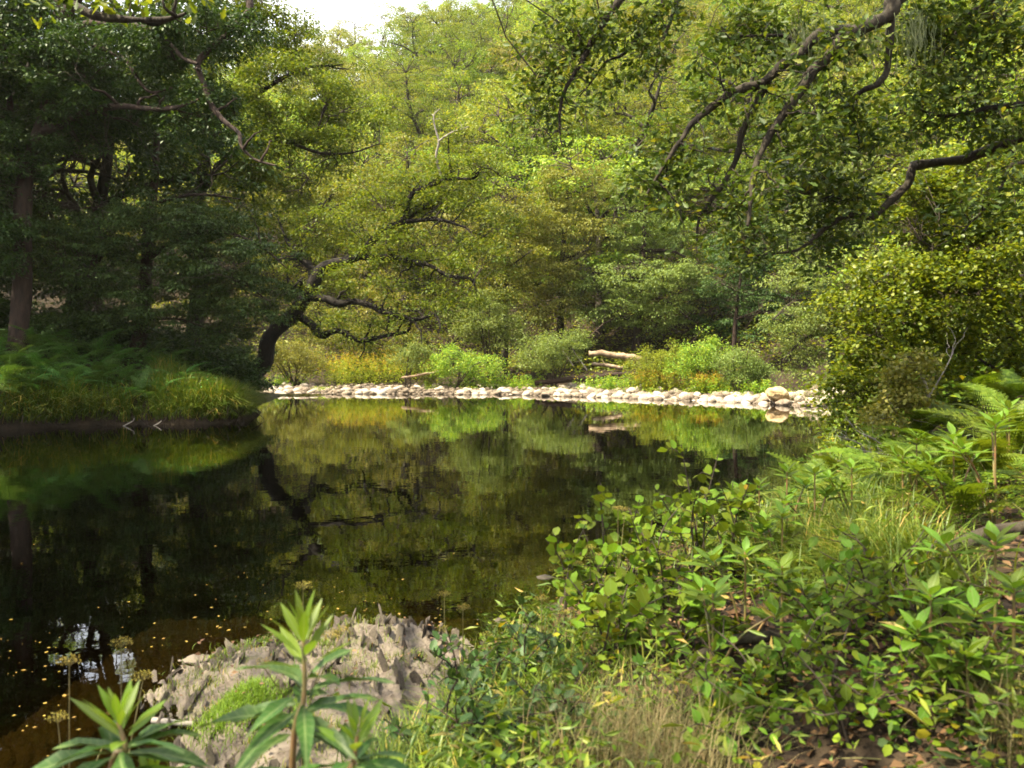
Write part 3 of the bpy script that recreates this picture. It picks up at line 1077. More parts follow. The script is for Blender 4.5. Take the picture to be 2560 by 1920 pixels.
mid_tree('woodland_tree', 'bright green tree with feathery top behind the leaning oak', [(1090, 780), (1092, 650), (1100, 520), (1105, 430)], 50, .24,
         [[(1092, 640), (1040, 600)], [(1096, 580), (1150, 540)], [(1100, 520), (1060, 480)]],
         [E(1090, 540, 70, 50, 49), E(1060, 480, 55, 45, 49.5), E(1130, 460, 60, 50, 50), E(1080, 610, 60, 40, 49)],
         240, 75, .15, 'leaf_hill', shoot_L=1.2, r=.75, flat=.45, droop=.3)
mid_tree('sapling', 'slim red-stemmed sapling behind the right flowery bushes', [(1585, 770), (1588, 700), (1595, 640), (1602, 580), (1610, 500)], 45, .14,
         [[(1590, 690), (1640, 670)], [(1597, 630), (1550, 610)], [(1602, 580), (1650, 560)]],
         [E(1600, 540, 50, 60, 45), E(1630, 640, 60, 22, 45), E(1560, 620, 40, 20, 45)], 110, 65, .13, 'leaf_beech', 'bark_red', shoot_L=.8, r=.6, flat=.25, droop=.4)
mid_tree('woodland_tree', 'dark green tree in the shadows behind the red-stemmed sapling', [(1660, 800), (1655, 680), (1650, 560), (1660, 440)], 50, .3,
         [[(1655, 680), (1600, 660)], [(1655, 640), (1720, 620)], [(1652, 560), (1600, 520)], [(1655, 520), (1710, 480)]],
         [E(1640, 700, 90, 50, 50), E(1680, 600, 90, 60, 50), E(1590, 560, 70, 60, 51), E(1660, 480, 90, 60, 51), E(1540, 660, 60, 60, 52)], 330, 80, .15, 'leaf_beech', shoot_L=1.2, r=.8, flat=.25, droop=.5)
mid_tree('beech_tree', 'drooping tree overhanging the right end of the stone bar', [(1800, 830), (1800, 720), (1790, 600), (1795, 480), (1800, 380)], 38, .3,
         [[(1798, 720), (1740, 730), (1690, 780)], [(1795, 650), (1720, 650), (1670, 690)], [(1792, 600), (1850, 580)], [(1793, 540), (1730, 520)], [(1797, 450), (1850, 430)]],
         [E(1740, 770, 50, 45, 37), E(1720, 690, 70, 45, 36.5), E(1760, 600, 90, 50, 37), E(1830, 690, 80, 80, 37), E(1770, 500, 90, 60, 38), E(1820, 400, 90, 60, 38), E(1860, 560, 70, 60, 37)],
         400, 80, .115, 'leaf_pale', shoot_L=1.0, r=.6, flat=.3, droop=.55)
bush('alder_bush', 'rounded green bush at the wood edge under the leaning oak limbs', 1060, 790, 48, [E(1050, 690, 75, 45, 48), E(1030, 720, 50, 35, 47.5), E(1100, 720, 50, 40, 48), E(1070, 650, 50, 25, 48)], 150, 75, .125, 'leaf_pale', 9, .6, .5)
bush('sallow_bush', 'grey-green bush leaning over stones left of the fallen logs', 1190, 800, 45.5, [E(1165, 770, 50, 30, 45), E(1200, 745, 50, 22, 45.3), E(1245, 735, 30, 25, 45.5)], 120, 75, .11, 'leaf_pale', 9, .5, .5)
bush('willow_bush', 'brownish olive bush at the left end of the bar', 635, 810, 47, [E(625, 765, 45, 30, 47), E(665, 775, 40, 28, 47), E(590, 775, 35, 25, 47)], 130, 75, .10, 'leaf_olive', 12, .45, .6, up=.4)
bush('willow_bush', 'tall pale green bush behind the yellow flowers at the bar', 760, 800, 52, [E(740, 720, 80, 45, 52), E(840, 735, 80, 35, 52), E(680, 700, 60, 50, 53)], 170, 75, .13, 'leaf_hill', 10, .6, .6)
bush('willow_bush', 'grey-green bush between two yellow flower patches', 880, 810, 46, [E(880, 775, 35, 25, 46), E(905, 765, 30, 20, 46.5)], 70, 70, .10, 'leaf_pale', 7, .4, .6)
bush('willow_bush', 'soft green bush right of the yellow flower patches', 985, 815, 45.5, [E(980, 785, 55, 28, 45.5), E(1040, 795, 40, 22, 45.5)], 110, 75, .10, 'leaf_hill', 9, .42, .7, up=.4)
bush('willow_bush', 'bright feathery bush with yellow blooms right of the logs', 1420, 820, 42.5, [E(1400, 790, 50, 26, 42.5), E(1450, 785, 45, 28, 42.5)], 110, 75, .095, 'leaf_yellow', 9, .4, .7, up=.4)
bush('willow_bush', 'tallest bright green bush on the right half of the bar', 1520, 820, 41, [E(1520, 770, 50, 38, 41), E(1480, 785, 40, 30, 41), E(1550, 795, 35, 28, 41)], 140, 75, .095, 'leaf_hill', 10, .42, .7, up=.4)
bush('willow_bush', 'pale green bush at the right end beside the tan boulder', 1600, 830, 39, [E(1600, 790, 45, 34, 39), E(1630, 805, 32, 26, 39)], 120, 75, .09, 'leaf_pale', 9, .4, .7, up=.4)

def ground_cover(name, label, xy, hmax, leaf, mat, T=KITE_V, F=KITE_F, z0=0.0, up=.7):
    z = height(xy[:, 0], xy[:, 1]) + rng.random(len(xy)) ** 1.4 * hmax + z0
    pos = np.concatenate([xy, z[:, None]], -1)
    a = rng.uniform(0, 6.28, len(xy))
    ax = np.stack([np.cos(a), np.sin(a), rng.normal(0, .35, len(xy))], -1)
    nr = rng.normal(0, 1, (len(xy), 3)) * (1 - up) + np.array([0, 0, up])
    o = obj(name, mk_mesh(name, *leaf_mesh_arrays(pos, ax, nr, leaf * rng.uniform(.6, 1.4, len(xy)), T, F)), M[mat])
    tag(o, label, 'herbs', None, 'stuff')
    return o


# yellow flowers and tall herbs along the bar (uncountable: stuff)
def herb_patch(name, label, spots, n, hmin, hmax, mat_leaf, mat_flower, ffrac=.5, leaf=.10):
    """many upright stems with narrow leaves and a flower head on top"""
    cs = []
    for (u, D, ru, rD, k) in spots:
        x = (u - CU) / FPX * D
        s = D / FPX
        cs.append(np.stack([x + rng.normal(0, ru * s * .5, k), D + rng.normal(0, rD * .5, k)], -1))
    xy = np.concatenate(cs)
    z = height(xy[:, 0], xy[:, 1])
    sd = sdist(xy[:, 0], xy[:, 1])
    ok = (sd > 2.2)
    xy, z = xy[ok], z[ok]
    m = len(xy)
    h = rng.uniform(hmin, hmax, m)
    lean = rng.normal(0, .12, (m, 2))
    k = 14
    t = rng.uniform(.1, .95, (m, k))
    pos = np.empty((m, k, 3))
    pos[..., :2] = xy[:, None, :] + lean[:, None, :] * (t * h[:, None])[..., None]
    pos[..., 2] = z[:, None] + t * h[:, None]
    a = rng.uniform(0, 6.28, (m, k))
    ax = np.stack([np.cos(a), np.sin(a), rng.uniform(-.1, .8, (m, k))], -1)
    nr = rng.normal(0, .4, (m, k, 3)) + np.array([0, 0, 1.0])
    items = leaf_mesh_arrays(pos.reshape(-1, 3), ax.reshape(-1, 3), nr.reshape(-1, 3), leaf * rng.uniform(.7, 1.5, m * k))
    o = obj(name, mk_mesh(name, *items), M[mat_leaf])
    tag(o, label, 'herbs', None, 'stuff')
    f = rng.random(m) < ffrac
    if f.any():
        q = 9
        top = np.concatenate([xy + lean * h[:, None], (z + h)[:, None]], -1)[f]
        pp = np.repeat(top, q, 0) + rng.normal(0, 1, (len(top) * q, 3)) * np.array([.07, .07, .06])
        d = rand_dir(len(pp))
        items = leaf_mesh_arrays(pp, d, rng.normal(0, 1, d.shape) + np.array([0, 0, 1]), .065 * rng.uniform(.7, 1.3, len(pp)))
        fo = obj('flower_heads', mk_mesh('flower_heads', *items), M[mat_flower], o)
        tag(fo, kind='stuff')
    return o


herb_patch('flowering_herbs', 'long mass of yellow-flowered tall herbs behind the white stones', [(780, 49, 90, 2.5, 420), (740, 48, 60, 1.5, 120), (860, 49.5, 70, 2, 200), (930, 46.5, 25, .8, 110)], 0, .7, 1.7, 'leaf_yellow', 'flower_yellow', .75)
herb_patch('flowering_herbs', 'yellow flowering herbs at the foot of the right bushes', [(1400, 41.8, 40, .8, 160), (1530, 39.8, 40, .7, 130), (1450, 41.5, 50, .9, 130)], 0, .4, 1.1, 'leaf_yellow', 'flower_yellow', .7)
herb_patch('wild_herbs', 'rough green herbs along the top of the stone bar', [(620, 47.5, 60, 1.2, 120), (1010, 45.5, 70, 1, 200), (1120, 45.5, 60, 1, 160), (1320, 43, 80, 1, 220), (1560, 39.5, 80, .8, 260), (1640, 38, 40, .6, 120)], 0, .3, .9, 'leaf_hill', 'flower_yellow', .06)

# ------------------------------------------------------------------ stone bar
def bar_sheet():
    xs = np.arange(-19, 15.01, .5)
    ts = np.linspace(0, 1, 15)
    VV = []
    for x in xs:
        # waterline y at this x on the far shore
        ys = np.arange(34, 52, .1)
        s = sdist(np.full_like(ys, x), ys)
        i = np.argmax(s > 0.02) if s[0] <= 0 else 0
        y0 = ys[i] - .3
        for t in ts:
            y = y0 + t * 4.6
            VV.append((x, y, max(H(x, y) + .012 + .012 * math.sin(7 * x + 3 * y), -.1)))
    n = len(ts)
    i = (np.arange(len(xs) - 1)[:, None] * n + np.arange(n - 1)[None, :]).ravel()
    return mk_mesh('gravel_bar', np.array(VV), [np.stack([i, i + n, i + n + 1, i + 1], -1)], True)


bar = obj('gravel_bar', bar_sheet(), M['stone'])
tag(bar, 'bar of pale river stones across the far side of the pool', None, None, 'structure')


def stone_variants(n, name, sub=2, amp=.16):
    import bmesh
    out = []
    for k in range(n):
        bm = bmesh.new()
        bmesh.ops.create_icosphere(bm, subdivisions=sub, radius=1)
        ph = [random.uniform(0, 6) for _ in range(6)]
        for v in bm.verts:
            c = v.co.copy()
            f = 1 + amp * (math.sin(2.1 * c.x + ph[0]) + math.sin(2.4 * c.y + ph[1]) + math.sin(2.7 * c.z + ph[2])) * .6 + amp * .5 * math.sin(5 * c.x + 4 * c.y + ph[3])
            v.co = c * f
        me = bpy.data.meshes.new(name)
        bm.to_mesh(me)
        bm.free()
        me.polygons.foreach_set('use_smooth', np.ones(len(me.polygons), bool))
        me.materials.append(M['stone'])
        out.append(me)
    return out


st_me = stone_variants(6, 'stone')
cu = rng.uniform(510, 1770, 40000)
cd = rng.uniform(32, 48, 40000)
cx = (cu - CU) / FPX * cd
cs = sdist(cx, cd)
ok = (cs > -.45) & (cs < 4.2) & (cx > -16.5) & (rng.random(40000) < np.where(cs < 1.9 + .9 * wob(cx, cd, .8), 1.0, .4))
cand = [(float(a), float(b_), float(c)) for a, b_, c in zip(cx[ok], cd[ok], cs[ok])][:4600]
cz = height(np.array([c[0] for c in cand]), np.array([c[1] for c in cand]))
szs = [.05 + .20 * random.random() ** 3.0 for _ in cand]
order = sorted(range(len(cand)), key=lambda i: -szs[i] / cand[i][1])
small = []
for n_, i in enumerate(order):
    x, y, s = cand[i]
    r = szs[i]
    z = float(cz[i])
    if n_ < 300:
        o = obj('stone', st_me[n_ % 6], None, bar)
        o.location = (x, y, max(z, -.12) + r * .28)
        o.rotation_euler = (random.uniform(-.35, .35), random.uniform(-.35, .35), random.uniform(0, 6.28))
        o.scale = (r * random.uniform(1, 1.45), r * random.uniform(.8, 1.1), r * random.uniform(.55, .8))
    else:
        small.append((x, y, max(z, -.06) + r * .2, r * .8))
ico = np.array([v.co for v in stone_variants(1, 'pebble', 1)[0].vertices])
icf = np.array([list(p.vertices) for p in bpy.data.meshes['pebble'].polygons])
VV, FF = [], []
for j, (x, y, z, r) in enumerate(small):
    a = random.uniform(0, 6.28)
    R = np.array([[math.cos(a), -math.sin(a), 0], [math.sin(a), math.cos(a), 0], [0, 0, 1]])
    VV.append((ico * np.array([r * random.uniform(.9, 1.4), r * random.uniform(.8, 1.1), r * random.uniform(.5, .8)])) @ R.T + np.array([x, y, z]))
    FF.append(icf + j * len(ico))
pb = obj('pebbles', mk_mesh('pebbles', np.concatenate(VV), [np.concatenate(FF)], True), None, bar)
pb.data.materials.append(M['stone'])
tag(pb, kind='stuff')

ground_cover('gravel_weeds', 'tufts of low weeds growing between the bar stones', np.concatenate([np.stack([(uu_ - CU) / FPX * dd_ + rng.normal(0, .25, 120), dd_ + rng.normal(0, .15, 120)], -1) for uu_, dd_ in
             [(690, 44.6), (700, 44.2), (930, 44.8), (1010, 44.4), (1130, 44.0), (1200, 43.6), (1300, 42.6), (1340, 41.6), (1410, 40.6), (1480, 39.8), (1560, 38.4), (1600, 37.4)]]), .3, .09, 'leaf_hill', up=.4)

# boulder and small stones at the right end of the bar
def rock_mesh(name, sx, sy, sz, seed, mat, amp=.25, sub=3):
    import bmesh
    r = random.Random(seed)
    bm = bmesh.new()
    bmesh.ops.create_icosphere(bm, subdivisions=sub, radius=1)
    ph = [r.uniform(0, 6) for _ in range(8)]
    for v in bm.verts:
        c = v.co.copy()
        f = 1 + amp * (math.sin(1.9 * c.x + ph[0]) * .5 + math.sin(2.6 * c.y + ph[1]) * .5 + math.sin(3 * c.z + 2 * c.x + ph[2]) * .4 + .25 * math.sin(7 * c.x + 5 * c.z + ph[3]) + .2 * math.sin(8 * c.y - 6 * c.z + ph[4]))
        q = c * f
        q.z = round(q.z * 5) / 5 * .35 + q.z * .65
        v.co = (q.x * sx, q.y * sy, q.z * sz)
    me = bpy.data.meshes.new(name)
    bm.to_mesh(me)
    bm.free()
    me.materials.append(mat)
    return me


b = P(1677, 850, 34.6)
o = obj('boulder', rock_mesh('boulder', .52, .42, .32, 3, M['boulder']), None, None, (b[0], 34.6, .42))
o.rotation_euler = (0, .12, .3)
tag(o, 'tan angular boulder at the right end of the stone bar', 'boulder')
for (u, D, r, lab) in [(1690, 33.9, .24, 'smooth pale stone in the water just below the tan boulder'), (1740, 33.4, .2, 'small grey stone right of the tan boulder at the waterline'), (1765, 33.2, .15, 'rightmost small stone of the bar in the dark water')]:
    x = (u - CU) / FPX * D
    o = obj('river_stone', rock_mesh('river_stone', r * 1.3, r, r * .7, int(u), M['stone'], .15), None, None, (x, D, .08))
    tag(o, lab, 'stone')

# riffle where the river runs in behind the oak
xs = np.linspace(-17.5, -9.8, 90)
ys = np.linspace(0, 1, 34)
VV = []
for x in xs:
    for t in ys:
        y = 40.6 + t * 2.7
        e = min(1, 4 * t, 4 * (1 - t), (x + 17.5) * 1.5 + .2, (-9.8 - x) * 1.2)
        VV.append((x, y, .006 + .03 * max(e, 0) * (1 + wob(np.array(x), np.array(y), 6.0) + .7 * wob(np.array(x * 1.7), np.array(y * 2.5), 9.0, 1))))
i = (np.arange(89)[:, None] * 34 + np.arange(33)[None, :]).ravel()
o = obj('riffle', mk_mesh('riffle', np.array(VV, float), [np.stack([i, i + 34, i + 35, i + 1], -1)], True), M['riffle'])
tag(o, 'glittering riffle of shallow water by the oak', None, None, 'structure')

# fallen logs
def log(name, label, uv, D0, D1, r0, r1, mat='log', cat='log', side=0, rough=.09, split=False):
    p = px_limb(uv, D0, D1, 4, .012)
    base = p[len(p) // 2]
    t = thing(name, label, cat, tuple(base))
    b = Tubes().add(p, np.linspace(r0, r1, len(p)), 9, rough=rough)
    b.cap_ends(9, len(p))
    lt = obj('log_trunk', b.mesh('log_trunk', base), M[mat], t)
    for _ in range(side):
        bb = Tubes()
        side_shoots(bb, p, 1, 1.0, r1 * .35, .25)
        obj('branch_stub', bb.mesh('branch_stub', base), M[mat], lt)
    return t


log('fallen_log', 'pale splintered log propped highest behind the bar', [(1272, 764), (1300, 764), (1330, 768), (1360, 772), (1385, 777)], 47, 47, .16, .22, side=1, rough=.16)
log('fallen_log', 'thin grey log just below the splintered one', [(1278, 786), (1310, 789), (1345, 796)], 46, 46, .09, .12, side=1)
log('fallen_log', 'long dark log lying flat along the back of the stones', [(1155, 828), (1210, 822), (1270, 817), (1330, 809), (1385, 808)], 45, 44.5, .16, .11, 'bark_red', side=3)
log('driftwood_pole', 'thin pole lying on stones before the yellow flowers', [(868, 816), (895, 812), (930, 806), (950, 803)], 44.8, 45.5, .05, .07, cat='driftwood')
for (uv, lab) in [([(1238, 790), (1228, 775), (1216, 758), (1205, 748)], 'bare pale branch slanting up left of the logs'), ([(1268, 800), (1258, 785), (1244, 766), (1236, 752)], 'bare thin branch slanting up nearest the splintered log')]:
    p = px_limb(uv, 45, 45.2, 3)
    b = Tubes().add(p, np.linspace(.045, .015, len(p)), 5)
    side_shoots(b, p, 3, .6, .012)
    o = obj('dead_branch', b.mesh('dead_branch', p[0]), M['bark_pale'], None, tuple(p[0]))
    tag(o, lab, 'branch')

# ------------------------------------------------------------------ ferns
def frond_mesh(name, L, W, n, mat, arch=.35, seed=0, k=7):
    """a bracken frond: midrib, opposite side ribs, small leaflets on each"""
    r = np.random.default_rng(seed)
    t = np.linspace(.14, .99, n)
    rach = lambda q: np.stack([q * L * .95, np.zeros_like(q), (1.15 * q - 1.25 * q * q * (1 + arch)) * L * .45], -1)
    C_, A_, N_, S_ = [], [], [], []
    ribs = Tubes().add(rach(np.linspace(0, 1, 6)), np.linspace(.006, .002, 6) * (L / .8), 3)
    for sgn in (-1, 1):
        w = np.maximum(W * np.minimum(1, (t + .12) * 2.6) * (1.08 - t) ** .8, .012)
        c = rach(t)
        for i in range(n):
            d = norm(np.array([.42, sgn * 1.0, r.uniform(-.3, .0)]))
            f = np.linspace(.08, 1, k)
            pts = c[i] + d * (f * w[i])[:, None]
            pts[:, 2] -= .12 * w[i] * f ** 2
            q = np.array([d[1], -d[0], 0]) * 1.0
            lw = w[i] * .20 * (1.12 - f) + .004
            for e in (-1, 1):
                C_.append(pts)
                A_.append(np.tile(norm(q * e + d * .45), (k, 1)))
                N_.append(np.tile([[.1, 0, 1.0]], (k, 1)) + r.normal(0, .18, (k, 3)))
                S_.append(lw)
    cen, ax, nr, sz = map(np.concatenate, (C_, A_, N_, S_))
    T_ = np.array([[0, .17, 0], [.7, .2, 0], [1, 0, -.05], [.7, -.2, 0], [0, -.17, 0]])
    items = [leaf_mesh_arrays(cen, ax, nr, sz, T_, [np.array([[0, 4, 3, 1]]), np.array([[1, 3, 2]])], width=1.35), (np.concatenate(ribs.V), [np.concatenate(ribs.F)])]
    me = mk_mesh(name, *merge_arrays(items))
    me.materials.append(mat)
    return me


fr_far = [frond_mesh('frond', 1.0, .34, 13, M['fern'], .35 + .1 * k, k, 6) for k in range(4)]
fr_near = [frond_mesh('frond', .8, .27, 17, M['fern_lit'], .35 + .12 * k, k + 9, 9) for k in range(4)]


def fern(name, label, x, y, meshes, n, scale, group, z=None):
    z = H(x, y) if z is None else z
    t = thing(name, label, 'fern', (x, y, z), group, random.uniform(0, 6.28))
    for i in range(n):
        o = obj('frond', random.choice(meshes), None, t)
        s = scale * random.uniform(.7, 1.2)
        o.scale = (s, s * random.uniform(.85, 1.15), s)
        o.rotation_euler = (random.uniform(-.25, .25), -random.uniform(.1, .95), i * 6.283 / n + random.uniform(-.4, .4))
        o.location = (0, 0, random.uniform(.02, .25) * scale)
    return t


spots = []
for u, D in [(x, d) for x in range(-60, 470, 36) for d in (25.0, 25.9, 27.2)]:
    uu = u + random.uniform(-18, 18)
    dd = D + random.uniform(-.4, .4)
    spots.append((uu, dd))
spots += [(-40, 22.8), (20, 23.6), (60, 23.9), (-90, 21.5), (-30, 24.4), (30, 24.7)]
for (u, D) in spots:
    x = (u - CU) / FPX * D
    if sdist(np.array([x]), np.array([D]))[0] < .15:
        continue
    fern('bracken_fern', 'bluish green bracken fern massed on the left bank', x, D, fr_far, 9, random.uniform(.9, 1.25) * (1.25 if u < 250 else .95), 'bracken on the left bank')

right_f = [(1790, 985, 10.5), (1850, 975, 11), (1920, 975, 10.5), (1990, 990, 10), (2060, 985, 9.6), (2130, 990, 9), (2190, 985, 8.5), (1810, 1030, 9.0), (1880, 1040, 8.6), (1950, 1045, 8.2), (2030, 1050, 8), (2100, 1060, 7.5), (2180, 1060, 7.0),
           (1830, 1090, 7.4), (1910, 1105, 7), (2000, 1110, 6.6), (2080, 1120, 6.3), (2150, 1140, 6.0), (1760, 1070, 8.4), (2080, 1215, 5.2), (2190, 960, 10), (2240, 1010, 8), (2120, 940, 11)]
for (u, v, D) in right_f:
    x = (u - CU) / FPX * D
    if sdist(np.array([x]), np.array([D]))[0] < .1:
        x += .6
    fern('bracken_fern', 'bright green bracken fern on the right bank slope', x, D, fr_near, 7, random.uniform(.75, 1.05), 'bracken on the right bank')


# ------------------------------------------------------------------ grass
def grass_obj(name, label, xy, hmin, hmax, mat, bl=.010, bend=.5, parent=None, z=None, outd=None, cat='grass'):
    m = len(xy)
    z = height(xy[:, 0], xy[:, 1]) if z is None else z
    h = rng.uniform(hmin, hmax, m)
    a = rng.uniform(0, 6.28, m) if outd is None else outd
    d = np.stack([np.cos(a), np.sin(a), np.zeros(m)], -1)
    s = np.stack([-np.sin(a), np.cos(a), np.zeros(m)], -1)
    b = bend * rng.uniform(.3, 1.4, m)
    base = np.concatenate([xy, (z - .02)[:, None]], -1)
    rows = []
    for t, w in [(0, 1.0), (.4, .9), (.75, .55)]:
        c = base + d * (b * h * t * t)[:, None] + np.array([0, 0, 1.0]) * (h * (t - .45 * np.minimum(b, 1.6) * t * t))[:, None]
        rows += [c - s * bl * w, c + s * bl * w]
    t = 1.0
    rows.append(base + d * (b * h)[:, None] + np.array([0, 0, 1.0]) * (h * (1 - .5 * np.minimum(b, 1.7)))[:, None])
    Vv = np.stack(rows, 1)
    o7 = (np.arange(m) * 7)[:, None]
    q = np.concatenate([np.array([[0, 1, 3, 2]]) + o7, np.array([[2, 3, 5, 4]]) + o7])
    tr = np.array([[4, 5, 6]]) + o7
    o = obj(name, mk_mesh(name, Vv.reshape(-1, 3), [q, tr]), M[mat], parent)
    tag(o, label if parent is None else None, cat if parent is None else None, None, 'stuff')
    return o


# left bank: drooping grass along the edge and over the low point
edge = RIVER[26:37]
gi = rng.integers(0, len(edge) - 1, 15000)
gt = rng.random((15000, 1))
ge = edge[gi] * (1 - gt) + edge[gi + 1] * gt
tang = norm(edge[gi + 1] - edge[gi])
nin = np.stack([tang[:, 1], -tang[:, 0]], -1)
chk = ge + nin * .5
nin = np.where((sdist(chk[:, 0], chk[:, 1]) < 0)[:, None], -nin, nin)
gp = ge + rng.normal(0, .1, (15000, 2)) + nin * np.abs(rng.normal(0, 1, (15000, 1))) * np.where(rng.random((15000, 1)) < .55, .16, .75)
ok = (sdist(gp[:, 0], gp[:, 1]) > .03) & (gp[:, 1] > 14)
pts, outs = gp[ok], (np.arctan2(-nin[:, 1], -nin[:, 0]) + rng.normal(0, .8, 15000))[ok]
grass_obj('bank_grass', 'long green grass drooping over the left bank edge', np.array(pts), .35, 1.0, 'grass', .013, 1.25, outd=np.array(outs))
u = rng.uniform(330, 520, 7000)
Dd = rng.uniform(24.8, 27.2, 7000)
xy = np.stack([(u - CU) / FPX * Dd, Dd], -1)
xy = xy[sdist(xy[:, 0], xy[:, 1]) > .1]
grass_obj('bank_grass', 'tall soft grass covering the low tip of the left bank', xy, .4, 1.0, 'grass', .012, .6)


u = rng.uniform(-160, 480, 16000)
Dd = rng.uniform(21, 29, 16000)
xy = np.stack([(u - CU) / FPX * Dd, Dd], -1)
xy = xy[sdist(xy[:, 0], xy[:, 1]) > .08]
ground_cover('bank_herbs', 'leafy herbs among the ferns of the left bank', xy, .7, .09, 'fern')

# woodland floor herbs and understory
def area_xy(u0, u1, d0, d1, n, smin):
    u_, D_ = rng.uniform(u0, u1, n), rng.uniform(d0, d1, n)
    q = np.stack([(u_ - CU) / FPX * D_, D_], -1)
    return q[sdist(q[:, 0], q[:, 1]) > smin]


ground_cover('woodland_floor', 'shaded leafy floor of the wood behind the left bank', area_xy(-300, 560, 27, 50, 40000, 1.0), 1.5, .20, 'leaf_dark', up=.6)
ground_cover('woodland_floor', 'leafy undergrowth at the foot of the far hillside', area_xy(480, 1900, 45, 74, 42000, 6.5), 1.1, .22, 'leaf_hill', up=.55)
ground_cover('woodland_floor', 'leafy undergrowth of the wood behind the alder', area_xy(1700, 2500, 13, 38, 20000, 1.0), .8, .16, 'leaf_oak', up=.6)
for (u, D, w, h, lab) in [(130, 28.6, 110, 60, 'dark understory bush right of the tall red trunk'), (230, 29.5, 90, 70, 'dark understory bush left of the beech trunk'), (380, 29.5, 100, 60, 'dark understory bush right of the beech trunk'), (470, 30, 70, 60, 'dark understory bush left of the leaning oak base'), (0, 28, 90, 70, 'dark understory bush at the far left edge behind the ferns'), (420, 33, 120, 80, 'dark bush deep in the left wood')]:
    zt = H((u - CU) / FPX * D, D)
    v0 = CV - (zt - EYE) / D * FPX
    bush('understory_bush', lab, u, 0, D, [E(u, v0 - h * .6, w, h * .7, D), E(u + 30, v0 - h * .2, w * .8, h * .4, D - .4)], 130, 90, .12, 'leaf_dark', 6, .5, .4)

ground_cover('bank_herbs', 'green herbs along the right bank waterline below the trees', area_xy(1650, 2250, 11, 36, 15000, .05), .55, .11, 'leaf_near', up=.6)
q = area_xy(1650, 2150, 12, 35, 6000, .05)
q = q[sdist(q[:, 0], q[:, 1]) < 2.2]
grass_obj('bank_grass', 'grass along the right bank waterline', q, .3, .8, 'grass', .010, .8)

# little sticks at the left waterline
for (uv, D, lab) in [([(264, 922), (277, 915), (288, 909), (290, 903)], 24.2, 'bent bare twig standing in water below the left bank grass'), ([(332, 920), (342, 915), (349, 909)], 24.3, 'short forked twig at the waterline right of the bent twig')]:
    p = px_limb(uv, D, D, 3)
    o = obj('twig', Tubes().add(p, np.linspace(.02, .012, len(p)), 5).mesh('twig', p[0]), M['bark_pale'], None, tuple(p[0]))
    tag(o, lab, 'twig')

# ------------------------------------------------------------------ near oak whose boughs hang in from the upper right
D = 9.0
base = np.array([7.6, 8.6, H(7.6, 8.6) - .2])
tk = limb_pts([base, base + [0, 0, 1.6], base + [-.15, .1, 3.4], base + [-.4, .1, 5.2], base + [-.8, 0, 7.2], base + [-1.0, .2, 9.5]], 4)
B = lambda uv, a, b=None: px_limb(uv, a, b if b else a, 3, .004)
j1 = tk[13]
bough1 = np.concatenate([limb_pts([tk[11], tk[11] + [-.9, .1, .9], P(1980, -60, 9.1)], 4)[:-1], B([(1927, 0), (1921, 31), (1871, 56), (1827, 78), (1796, 116), (1758, 150), (1727, 200), (1690, 250), (1655, 306), (1633, 356), (1624, 406), (1621, 450), (1615, 488)], 9, 8.4)])
bough2 = B([(1850, 66), (1796, 70), (1759, 81), (1727, 119), (1690, 141), (1646, 181), (1596, 194), (1558, 214), (1522, 245), (1495, 266), (1475, 297), (1449, 333), (1423, 375), (1396, 422)], 9, 8.6)
bough3 = B([(1655, 180), (1627, 238), (1602, 288), (1590, 344), (1565, 394), (1530, 440), (1508, 479), (1506, 521)], 8.95, 8.8)
bough4 = B([(1927, 20), (1921, 94), (1915, 150), (1896, 181), (1858, 200), (1837, 231), (1840, 250), (1852, 287), (1858, 319)], 9, 9.2)
top2 = np.concatenate([limb_pts([tk[15], tk[15] + [-1.6, .6, .6], P(1700, -260, 10.4)], 4)[:-1], B([(1500, -120), (1400, -60), (1339, 0), (1313, 36), (1292, 68), (1271, 104), (1256, 135), (1240, 161), (1219, 198), (1209, 245), (1209, 281), (1214, 313)], 10.2, 10)])
top3 = B([(1400, -60), (1433, 0), (1412, 42), (1376, 83), (1350, 115), (1308, 135), (1277, 177), (1251, 208)], 10.2, 10.3)
top4 = B([(1500, -120), (1464, 0), (1449, 47), (1433, 83), (1423, 115), (1412, 167)], 10.2, 9.9)
top5 = B([(1740, 100), (1690, 78), (1641, 78), (1589, 78), (1574, 81), (1558, 57)], 9.1, 9.2)
low = np.concatenate([limb_pts([tk[8], tk[8] + [-.8, .4, .1], P(2200, 300, 10.2)], 4)[:-1], B([(2080, 345), (1983, 356), (1971, 362), (1958, 400), (1921, 437), (1883, 469), (1858, 466), (1821, 469), (1783, 494), (1752, 522), (1721, 541), (1677, 547), (1621, 553)], 10.1, 9.6)])
low2 = B([(1921, 430), (1896, 419), (1833, 431), (1802, 425), (1771, 431)], 10, 9.7)
rt = B([(2300, 330), (2212, 350), (2180, 362), (2165, 400), (2133, 444), (2096, 481), (2083, 500)], 9.2, 9)
rt2 = B([(2200, -60), (2140, 0), (2102, 25), (2071, 56), (2058, 87)], 9.2, 9.4)
rt3 = B([(2330, 210), (2212, 225), (2130, 235), (2050, 250), (1990, 240)], 9.2, 9.6)
limbs = [(bough1, .105, .016), (bough2, .075, .014), (bough3, .05, .012), (bough4, .05, .008), (top2, .075, .009), (top3, .035, .008), (top4, .035, .008), (top5, .022, .006), (low, .075, .010), (low2, .022, .007),
         (rt, .03, .008), (rt2, .05, .012), (rt3, .05, .012)]
near_oak = thing('oak_tree', 'near oak whose dark twisting boughs hang in from the upper right', 'tree', tuple(base))
obj('trunk', Tubes().add(tk, np.linspace(.34, .16, len(tk)), 12, rough=.05).mesh('trunk', base), M['bark'], near_oak)
skel, shoots_all = [], []
